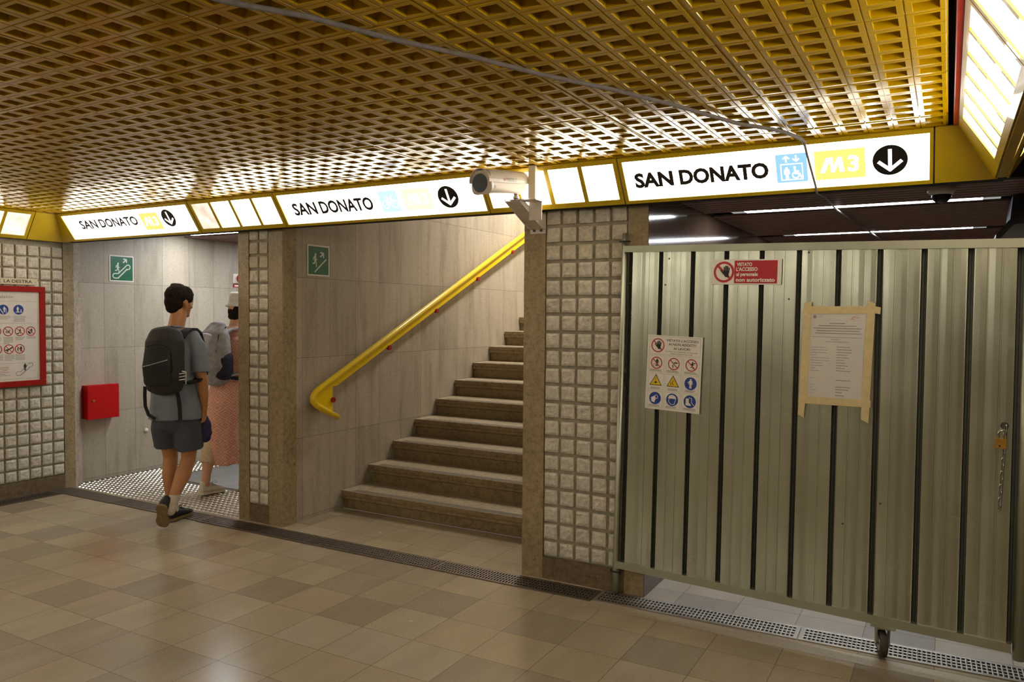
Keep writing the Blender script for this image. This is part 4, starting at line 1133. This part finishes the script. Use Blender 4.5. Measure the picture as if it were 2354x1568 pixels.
def fused(bm, name, mat, parent, voxel=.008, smooth=4, disp=None):
    """union of overlapping closed pieces into one skin"""
    bmesh.ops.recalc_face_normals(bm, faces=bm.faces)
    me = bpy.data.meshes.new('tmp'); bm.to_mesh(me); bm.free()
    o = bpy.data.objects.new('tmp', me); COL.objects.link(o)
    r = o.modifiers.new('r', 'REMESH'); r.mode = 'VOXEL'; r.voxel_size = voxel
    if smooth: sm = o.modifiers.new('s', 'SMOOTH'); sm.factor = .5; sm.iterations = smooth
    bpy.context.view_layer.update()
    m2 = bpy.data.meshes.new_from_object(o.evaluated_get(bpy.context.evaluated_depsgraph_get()))
    bpy.data.objects.remove(o); bpy.data.meshes.remove(me)
    if disp:
        nr = [v.normal.copy() for v in m2.vertices]
        for v, nn in zip(m2.vertices, nr): v.co += nn*disp(v.co)
    m2.name = name; m2.materials.clear()
    return link(name, m2, mat, parent, None, True)
def hand(bm, w, d, back, side, curl=.5, k=1.0):
    """palm, four bent fingers of different lengths and a thumb; w wrist, d finger direction, back = back-of-hand normal, side = towards the thumb"""
    w = V(w); d = V(d).normalized(); back = V(back).normalized(); side = V(side).normalized()
    pe = w+d*.085*k
    limb(bm, [(w-d*.01, .026*k, .020*k), (w+d*.03*k, .036*k, .017*k), (w+d*.065*k, .040*k, .014*k), (pe, .038*k, .012*k)], side, 12)
    for i, (off, L) in enumerate(((.028, .070), (.010, .080), (-.009, .074), (-.027, .058))):
        p0 = w+d*.075*k+side*off*k; L *= k; a = curl*(1+.12*i); dd = d; pts = [(p0, .0095*k, .0095*k)]; ang = 0; p = p0
        for seg in (.45, .32, .23):
            ang += a; q = (d*math.cos(ang)-back*math.sin(ang)+side*off*1.2).normalized(); p = p+q*L*seg; pts.append((p, (.0092-.0012*len(pts)*.6)*k, (.0092-.0012*len(pts)*.6)*k))
        limb(bm, pts, side, 8)
    t0 = w+d*.022*k+side*.026*k
    q1 = (d*.75+side*.62-back*.15).normalized(); q2 = (d*.93+side*.2-back*.32).normalized()
    limb(bm, [(t0, .014*k, .013*k), (t0+q1*.034*k, .0115*k, .011*k), (t0+q1*.034*k+q2*.030*k, .0095*k, .009*k)], back, 8)
def head(bm, c, yaw, tilt=0.0, k=1.0):
    """skull, jaw, nose, lips, brows and ears around centre c"""
    m = Matrix.Translation(V(c)) @ Matrix.Rotation(yaw, 4, 'Z') @ Matrix.Rotation(tilt, 4, 'X') @ Matrix.Scale(k, 4)
    r = m.to_3x3().normalized()
    def e(p, s): ball(bm, m @ V(p), tuple(x*k for x in s), 0, 20, 14, r)
    e((0, -.012, .030), (.074, .094, .088)); e((0, .028, -.010), (.060, .064, .080)); e((0, .042, -.058), (.043, .045, .042))
    e((0, .072, -.086), (.022, .020, .018)); e((0, .094, -.012), (.0095, .016, .022)); e((0, .104, -.026), (.012, .012, .009))
    e((0, .083, -.052), (.022, .012, .010)); e((-.028, .080, .018), (.022, .012, .008)); e((.028, .080, .018), (.022, .012, .008))
    for sx in (-1, 1): e((sx*.076, -.004, -.006), (.009, .018, .031)); e((sx*.046, .052, -.020), (.020, .022, .022))
    return m, r
def shoe(root, heel, toe, lift_axis=None, up=V((0, 0, 1)), upper='shoe_black', sole='sole_tan', w=.046, name='shoe', laces='strap_black', sneaker=True):
    """shoe from heel to toe: fused upper, flat sole"""
    heel = V(heel); toe = V(toe); d = (toe-heel); L = d.length; d.normalize(); s = d.cross(up).normalized(); u = s.cross(d).normalized()
    def P(a, b, c): return heel+d*a*L+s*b+u*c
    bm = bmesh.new()
    limb(bm, [(P(.10, 0, .042), w*.72, .036), (P(.30, 0, .046), w*.82, .042), (P(.52, 0, .040), w*.90, .034), (P(.75, 0, .032), w*1.0, .026), (P(.93, 0, .026), w*.72, .018)], s, 16)
    limb(bm, [(P(.14, 0, .05), w*.74, .042), (P(.18, 0, .088), w*.70, .048)], s, 16)
    sh = fused(bm, name, upper, root, .006, 3)
    bm = bmesh.new()
    out = []
    for t, ww in ((0, .45), (.05, .72), (.18, .84), (.38, .74), (.55, .80), (.74, 1.04), (.88, .92), (.97, .60), (1.0, .25)): out.append((t, ww*w))
    pts = [P(t, ww, 0) for t, ww in out]+[P(t, -ww, 0) for t, ww in out[::-1]]
    A_ = [bm.verts.new(p) for p in pts]; B_ = [bm.verts.new(p+u*.020) for p in pts]; n = len(pts)
    bm.faces.new(A_); bm.faces.new(B_[::-1])
    for i in range(n): bm.faces.new((A_[i], B_[i], B_[(i+1) % n], A_[(i+1) % n]))
    fin(bm, 'sole', sole, sh)
    if laces:
        bm = bmesh.new()
        for a, c in ((.44, .086), (.53, .078), (.62, .068)): tube(bm, [P(a, -.028, c-.012), P(a+.01, 0, c), P(a, .028, c-.012)], .0028, 6)
        tube(bm, [P(.42, .0, .088), P(.46, .035, .112), P(.54, .06, .105), P(.46, .04, .092)], .0022, 6); tube(bm, [P(.42, 0, .088), P(.40, .03, .10), P(.38, .05, .07)], .0022, 6)
        fin(bm, 'laces', laces, sh)
    return sh

# ---- the boy walking into the corridor --------------------------------
boy = empty('person', (-5.022, -.342, 0), R(30.7))
tag(boy, 'person in blue-grey t-shirt and dark shorts walking away with a black backpack', 'person', 'people entering the left corridor')
HY = R(-30)
HCn = (.034, .052, 1.655)
bm = bmesh.new()
limb(bm, [((.012, 0, .90), .128, .088), ((.012, 0, 1.02), .125, .084), ((.012, 0, 1.16), .145, .092), ((.014, 0, 1.30), .165, .102), ((.016, -.005, 1.39), .165, .085), ((.018, .0, 1.43), .10, .065)])
limb(bm, [((.018, -.004, 1.40), .062, .060), ((.022, .012, 1.48), .058, .060), ((.030, .034, 1.56), .057, .062), ((.032, .040, 1.60), .05, .055)])
hm, hrm = head(bm, HCn, HY, R(-6))
# legs: right trailing on its toes, left planted ahead
limb(bm, [((.074, .0, .90), .074, .082), ((.092, .03, .72), .078, .084), ((.088, .068, .52), .056, .060), ((.084, .070, .47), .052, .056), ((.070, .0, .37), .056, .062), ((.056, -.085, .27), .042, .045), ((.046, -.150, .180), .033, .036), ((.04, -.165, .13), .033, .036)])
limb(bm, [((-.056, .0, .90), .074, .082), ((-.080, .07, .72), .078, .084), ((-.074, .118, .52), .056, .060), ((-.072, .120, .47), .052, .056), ((-.066, .088, .36), .054, .062), ((-.054, .068, .24), .042, .045), ((-.040, .070, .14), .034, .037), ((-.034, .075, .07), .036, .042)])
# arms
limb(bm, [((.150, -.005, 1.365), .044, .044), ((.186, -.015, 1.27), .044, .043), ((.212, -.022, 1.14), .043, .042), ((.219, -.010, 1.08), .041, .041), ((.219, .020, .97), .038, .035), ((.211, .052, .88), .029, .025), ((.207, .062, .85), .027, .022)], V((0, 1, 0)))
hand(bm, (.206, .064, .848), (-.08, .10, -1), (1, .05, -.1), (0, 1, .1), .42)
limb(bm, [((-.125, -.005, 1.385), .052, .050), ((-.145, .02, 1.27), .047, .046), ((-.158, .045, 1.14), .042, .041), ((-.160, .060, 1.07), .039, .040), ((-.165, .105, .97), .036, .033), ((-.165, .145, .89), .027, .023)], V((0, 1, 0)))
hand(bm, (-.165, .148, .885), (.05, .30, -1), (-1, 0, 0), (0, 1, .3), .4)
fused(bm, 'body', 'skin', boy, .0062, 3)
# hair
bm = bmesh.new()
def he(p, s): ball(bm, hm @ V(p), s, 0, 20, 14, hrm)
he((0, -.024, .050), (.086, .096, .086)); he((0, -.050, .000), (.074, .068, .078)); he((0, -.062, -.048), (.054, .042, .040)); he((.0, .022, .088), (.074, .060, .042)); he((.028, .052, .068), (.044, .028, .030)); he((-.033, .052, .070), (.042, .028, .030))
he((.068, .020, .040), (.020, .040, .040)); he((-.068, .020, .040), (.020, .040, .040)); he((-.02, -.02, .125), (.05, .05, .018))
fused(bm, 'hair', 'hair', boy, .006, 2, lambda c: .003*noise.noise(c*30)+.003*noise.noise(V((c.x*120, c.y*120, c.z*30))))
for sx in (-1, 1):
    bm = bmesh.new(); ball(bm, hm @ V((sx*.030, .084, .002)), .011, 0, 14, 10); fin(bm, 'eye', 'white', boy)
# t-shirt
bm = bmesh.new()
def wr(c): return .006*noise.noise(V((c.x*7, c.y*7, c.z*5)))+.0045*noise.noise(V((c.x*16, c.y*16, c.z*8)))
limb(bm, [((.012, .005, .790), .192, .144), ((.012, .003, .88), .182, .136), ((.012, 0, 1.02), .166, .122), ((.012, 0, 1.16), .166, .118), ((.014, 0, 1.30), .182, .122), ((.016, -.005, 1.385), .178, .100), ((.018, .0, 1.435), .105, .074), ((.018, .002, 1.462), .070, .064)], round0=False, round1=False, n=28)
limb(bm, [((.130, -.004, 1.398), .070, .068), ((.180, -.010, 1.33), .073, .066), ((.202, -.016, 1.22), .072, .066), ((.211, -.020, 1.135), .073, .066)], V((0, 1, 0)), round1=False, n=20)
limb(bm, [((-.090, -.004, 1.395), .066, .062), ((-.132, .010, 1.33), .070, .064), ((-.150, .030, 1.22), .070, .062), ((-.160, .045, 1.140), .068, .060)], V((0, 1, 0)), round1=False, n=20)
fused(bm, 't_shirt', 'tshirt', boy, .009, 5, wr)
bm = bmesh.new(); tube(bm, [(.018+.066*math.cos(R(a)), .004+.062*math.sin(R(a)), 1.466-.010*math.sin(R(a))) for a in range(0, 361, 20)], .008, 8, caps=False); fin(bm, 'collar', 'tshirt', boy)
# shorts
bm = bmesh.new()
limb(bm, [((.012, .0, .90), .138, .098), ((.012, 0, .84), .150, .112), ((.012, .01, .78), .158, .120)], n=24)
limb(bm, [((.078, .010, .80), .090, .104), ((.094, .026, .72), .100, .112), ((.098, .048, .60), .100, .110), ((.100, .052, .555), .100, .108)], round1=False, n=24)
limb(bm, [((-.058, .012, .80), .090, .104), ((-.080, .05, .72), .098, .112), ((-.084, .090, .61), .096, .108), ((-.084, .098, .575), .096, .106)], round1=False, n=24)
fused(bm, 'shorts', 'shorts', boy, .009, 5, wr)
# socks and shoes
bm = bmesh.new(); limb(bm, [((.054, -.100, .245), .040, .042), ((.046, -.142, .190), .038, .042), ((.040, -.166, .135), .038, .044)], round0=False); fused(bm, 'sock', 'sock', boy, .006, 2)
bm = bmesh.new(); limb(bm, [((-.046, .068, .200), .041, .043), ((-.040, .070, .14), .039, .042), ((-.036, .075, .08), .040, .046)], round0=False); fused(bm, 'sock', 'sock', boy, .006, 2)
shoe(boy, (.018, -.262, .196), (-.020, -.150, .012), up=V((0, 1, .3)), name='shoe')
shoe(boy, (-.046, .018, .008), (.022, .268, .008), name='shoe')
bm = bmesh.new(); tube(bm, [(.208+.030*math.cos(R(a)), .060+.026*math.sin(R(a)), .862+.006*math.sin(R(a*2))) for a in range(0, 361, 18)], .0032, 6, caps=False); fin(bm, 'bracelet', 'brass', boy)

def strap_band(parent, pts, w, mat, name='strap', side=V((1, 0, 0)), th=.005):
    bm = bmesh.new(); P_ = [V(p) for p in pts]; prev = None
    for i, p in enumerate(P_):
        t = (P_[min(i+1, len(P_)-1)]-P_[max(i-1, 0)]).normalized(); s = (side-t*side.dot(t)).normalized(); f = t.cross(s)
        q = [bm.verts.new(p+s*a*w/2+f*b*th/2) for a, b in ((-1, -1), (1, -1), (1, 1), (-1, 1))]
        if prev:
            for k in range(4): bm.faces.new((prev[k], prev[(k+1) % 4], q[(k+1) % 4], q[k]))
        else: bm.faces.new(q[::-1])
        prev = q
    bm.faces.new(prev); return fin(bm, name, mat, parent)
def rounded(bm, a, b, r, seg=3):
    box(bm, a, b); bmesh.ops.bevel(bm, geom=list(bm.edges), offset=r, segments=seg, affect='EDGES', profile=.5)

# black backpack
bp = empty('backpack', boy.location+V((.029, .017, 0)), R(30.7)); tag(bp, 'black backpack with grey piping on the back of the boy in the blue-grey t-shirt', 'backpack')
bm = bmesh.new()
limb(bm, [((-.012, -.195, 1.045), .130, .070), ((-.012, -.205, 1.12), .142, .085), ((-.010, -.205, 1.26), .142, .085), ((-.008, -.195, 1.37), .138, .078), ((-.006, -.180, 1.425), .118, .062)], n=24)
fused(bm, 'main_compartment', 'pack_black', bp, .009, 3, lambda c: .004*noise.noise(c*14))
bm = bmesh.new()
limb(bm, [((-.030, -.270, 1.075), .098, .030), ((-.030, -.285, 1.20), .102, .034), ((-.028, -.272, 1.315), .092, .026)], n=24)
pk = fused(bm, 'front_pocket', 'pack_dark', bp, .008, 3)
bm = bmesh.new(); tube(bm, [(-.125, -.300, 1.195), (-.06, -.322, 1.21), (.0, -.322, 1.228), (.055, -.306, 1.245)], .0035, 6); fin(bm, 'reflective_piping', 'piping', pk)
bm = bmesh.new(); tube(bm, [(-.112, -.262, 1.30), (-.09, -.282, 1.345), (-.03, -.292, 1.358), (.04, -.286, 1.345), (.07, -.270, 1.28), (.076, -.278, 1.16)], .004, 6); fin(bm, 'zip', 'strap_black', pk)
bm = bmesh.new(); tube(bm, [(-.05, -.145, 1.45), (-.03, -.160, 1.475), (.03, -.160, 1.478), (.05, -.140, 1.45)], .006, 8); fin(bm, 'carry_loop', 'strap_black', bp)
for sx in (-1, 1):
    o_ = .012
    strap_band(bp, [(o_+sx*.075, -.155, 1.40), (o_+sx*.088, -.115, 1.440), (o_+sx*.098, -.055, 1.462), (o_+sx*.105, .010, 1.458), (o_+sx*.112, .080, 1.425), (o_+sx*.118, .120, 1.34), (o_+sx*.135, .120, 1.22), (o_+sx*.165, .05, 1.12), (o_+sx*.160, -.08, 1.08), (o_+sx*.12, -.17, 1.07)], .062, 'strap_black', 'shoulder_strap', th=.014)
strap_band(bp, [(-.150, -.20, 1.045), (-.168, -.165, .98), (-.172, -.150, .90), (-.150, -.148, .835), (-.10, -.150, .805)], .024, 'strap_black', 'dangling_strap')
strap_band(bp, [(.070, -.20, 1.045), (.075, -.165, .95), (.078, -.155, .88), (.080, -.154, .80)], .028, 'strap_black', 'dangling_strap')
bm = bmesh.new()
for z in (1.10, 1.122, 1.144): tube(bm, [(.120, -.262, z), (.150, -.215, z+.004)], .0035, 6)
tube(bm, [(.150, -.222, 1.068), (.152, -.222, 1.155), (.135, -.248, 1.162)], .0045, 6); fin(bm, 'white_side_tab', 'white', bp)

# dark purple pouch in the hand
pn = empty('pouch', boy.location+V((-.003, -.002, 0)), R(30.7)); tag(pn, 'dark purple soft pouch held in the right hand of the boy', 'pouch')
bm = bmesh.new()
limb(bm, [((.196, .105, .790), .026, .018), ((.200, .100, .740), .046, .034), ((.200, .095, .675), .056, .044), ((.196, .090, .630), .050, .040)], n=20)
fused(bm, 'bag', 'purple', pn, .007, 3, lambda c: .006*noise.noise(c*24))
bm = bmesh.new(); tube(bm, [(.188, .105, .79), (.186, .108, .815), (.200, .112, .825), (.212, .108, .81), (.206, .105, .79)], .004, 6); fin(bm, 'drawstring', 'strap_black', pn)

# ---- the woman ahead, half hidden by the narrow pillar ------------------
wo = empty('person', (-5.520, .655, 0), R(-2))
tag(wo, 'person in white hat and long pink patterned dress, half hidden by the narrow pillar', 'person', 'people entering the left corridor')
bm = bmesh.new()
limb(bm, [((0, -.05, .90), .150, .110), ((0, -.04, 1.05), .125, .095), ((0, -.03, 1.25), .150, .105), ((0, -.02, 1.37), .150, .085), ((0, -.01, 1.42), .08, .06)])
limb(bm, [((0, -.010, 1.38), .056, .056), ((0, .012, 1.47), .050, .052), ((0, .036, 1.55), .050, .054)])
wm, wrm = head(bm, (0, .058, 1.600), 0, R(-8), .97)
limb(bm, [((-.07, -.05, .90), .09, .10), ((-.06, -.12, .68), .074, .078), ((-.05, -.185, .46), .052, .056), ((-.045, -.235, .30), .050, .056), ((-.040, -.265, .18), .036, .038), ((-.038, -.275, .09), .034, .038)])
limb(bm, [((.07, -.03, .90), .09, .10), ((.07, .06, .68), .074, .078), ((.06, .12, .46), .052, .056), ((.05, .10, .30), .050, .056), ((.045, .08, .18), .036, .038), ((.045, .07, .09), .034, .038)])
limb(bm, [((.145, -.02, 1.36), .046, .046), ((.185, -.04, 1.22), .042, .042), ((.200, -.035, 1.08), .037, .037), ((.200, .03, .95), .030, .028), ((.195, .07, .88), .024, .021)], V((0, 1, 0)))
hand(bm, (.194, .074, .876), (-.05, .2, -1), (1, 0, 0), (0, 1, .2), .4, .92)
limb(bm, [((-.145, -.02, 1.36), .046, .046), ((-.180, .0, 1.22), .042, .042), ((-.190, .05, 1.10), .037, .037), ((-.150, .20, 1.06), .030, .028), ((-.13, .26, 1.06), .024, .021)], V((0, 1, 0)))
hand(bm, (-.128, .265, 1.06), (.25, 1, .0), (-1, .2, 0), (0, .0, 1), .6, .92)
fused(bm, 'body', 'skin_pale', wo, .0068, 3)
bm = bmesh.new()
def he2(p, s): ball(bm, wm @ V(p), s, 0, 20, 14, wrm)
he2((0, -.016, .020), (.076, .082, .062)); he2((0, -.046, -.02), (.070, .056, .056)); he2((0, -.052, -.062), (.060, .044, .034)); he2((.066, .01, -.01), (.018, .036, .05)); he2((-.066, .01, -.01), (.018, .036, .05))
fused(bm, 'hair', 'hair', wo, .007, 2, lambda c: .005*noise.noise(c*38)+.004*noise.noise(V((c.x*110, c.y*110, c.z*30))))
for sx in (-1, 1):
    bm = bmesh.new(); ball(bm, wm @ V((sx*.029, .081, .002)), .010, 0, 14, 10); fin(bm, 'eye', 'white', wo)
bm = bmesh.new()
hz = [(-.118, -.118, .030), ]
def ringv(r, z, n=32): return [bm.verts.new(wm @ V((r*.92*math.cos(k*2*math.pi/n), r*math.sin(k*2*math.pi/n)-.008, z))) for k in range(n)]
hr_ = [ringv(.094, .034), ringv(.124, .026), ringv(.126, .030), ringv(.103, .050), ringv(.101, .07), ringv(.099, .138), ringv(.088, .160), ringv(.05, .168), ringv(.01, .169)]
for a, b in zip(hr_[:-1], hr_[1:]):
    for k in range(32): f_ = bm.faces.new((a[k], a[(k+1) % 32], b[(k+1) % 32], b[k])); f_.smooth = True
bm.faces.new(hr_[-1]); bm.faces.new(hr_[0][::-1])
fin(bm, 'hat', 'hat_white', wo)
bm = bmesh.new()
def wr2(c): return .008*noise.noise(V((c.x*9, c.y*9, c.z*3)))+.005*noise.noise(V((c.x*22, c.y*22, c.z*5)))
limb(bm, [((.01, -.075, .262), .185, .150), ((.005, -.085, .42), .175, .165), ((0, -.085, .62), .172, .170), ((0, -.075, .80), .178, .165), ((0, -.055, .96), .160, .135), ((0, -.045, 1.05), .148, .118), ((0, -.035, 1.22), .165, .120), ((0, -.025, 1.34), .162, .105), ((0, -.015, 1.405), .10, .075)], round0=False, n=32)
fused(bm, 'dress', 'pattern', wo, .010, 4, wr2)
bm = bmesh.new(); limb(bm, [((-.050, -.185, .46), .066, .070), ((-.046, -.225, .34), .070, .074), ((-.043, -.240, .275), .068, .070)], round1=False); fused(bm, 'lace_trouser_leg', 'lace_cream', wo, .007, 2, lambda c: .004*noise.noise(c*50))
bm = bmesh.new(); limb(bm, [((.06, .12, .46), .066, .070), ((.052, .110, .34), .070, .074), ((.05, .100, .275), .068, .070)], round1=False); fused(bm, 'lace_trouser_leg', 'lace_cream', wo, .007, 2, lambda c: .004*noise.noise(c*50))
shoe(wo, (-.040, -.330, .012), (-.050, -.075, .002), upper='shoe_cream', sole='shoe_cream', laces='piping', name='shoe')
shoe(wo, (.045, .020, .002), (.050, .275, .02), upper='shoe_cream', sole='shoe_cream', laces='piping', name='shoe')
# her grey backpack
b2 = empty('backpack', wo.location, R(-2)); tag(b2, 'grey backpack with navy pocket worn by the person in the white hat', 'backpack')
bm = bmesh.new()
limb(bm, [((.01, -.205, 1.03), .145, .095), ((.01, -.225, 1.12), .165, .125), ((.01, -.220, 1.28), .165, .125), ((.01, -.200, 1.40), .140, .095), ((.01, -.180, 1.465), .10, .05)], n=24)
fused(bm, 'main_compartment', 'pack_grey', b2, .009, 3, lambda c: .005*noise.noise(c*16))
bm = bmesh.new(); limb(bm, [((.085, -.200, 1.07), .100, .095), ((.085, -.205, 1.19), .100, .098)], n=20); fused(bm, 'navy_pocket', 'navy', b2, .009, 2)
bm = bmesh.new(); limb(bm, [((.01, -.325, 1.25), .09, .035), ((.01, -.300, 1.38), .08, .032)], n=20); fused(bm, 'top_pocket', 'pack_pale', b2, .009, 2)
for x in (.075, .130):
    strap_band(b2, [(x, -.36+x*.6, 1.10), (x, -.375+x*.6, 1.25), (x-.01, -.325+x*.5, 1.39), (x-.02, -.24+x*.5, 1.46)], .018, 'strap_black', 'compression_strap', th=.008)
for sx in (-1, 1):
    strap_band(b2, [(sx*.075, -.17, 1.40), (sx*.088, -.11, 1.435), (sx*.098, -.045, 1.448), (sx*.105, .02, 1.435), (sx*.112, .085, 1.39), (sx*.120, .105, 1.28), (sx*.145, .085, 1.15), (sx*.168, -.03, 1.07), (sx*.14, -.16, 1.04)], .058, 'pack_pale', 'shoulder_strap', th=.014)
strap_band(b2, [(.13, -.22, 1.04), (.165, -.12, 1.015), (.165, .02, 1.00), (.10, .10, 1.0), (0, .115, 1.0), (-.10, .10, 1.0), (-.165, .02, 1.0), (-.165, -.12, 1.015), (-.13, -.22, 1.04)], .03, 'strap_black', 'hip_belt', side=V((0, 0, 1)), th=.008)
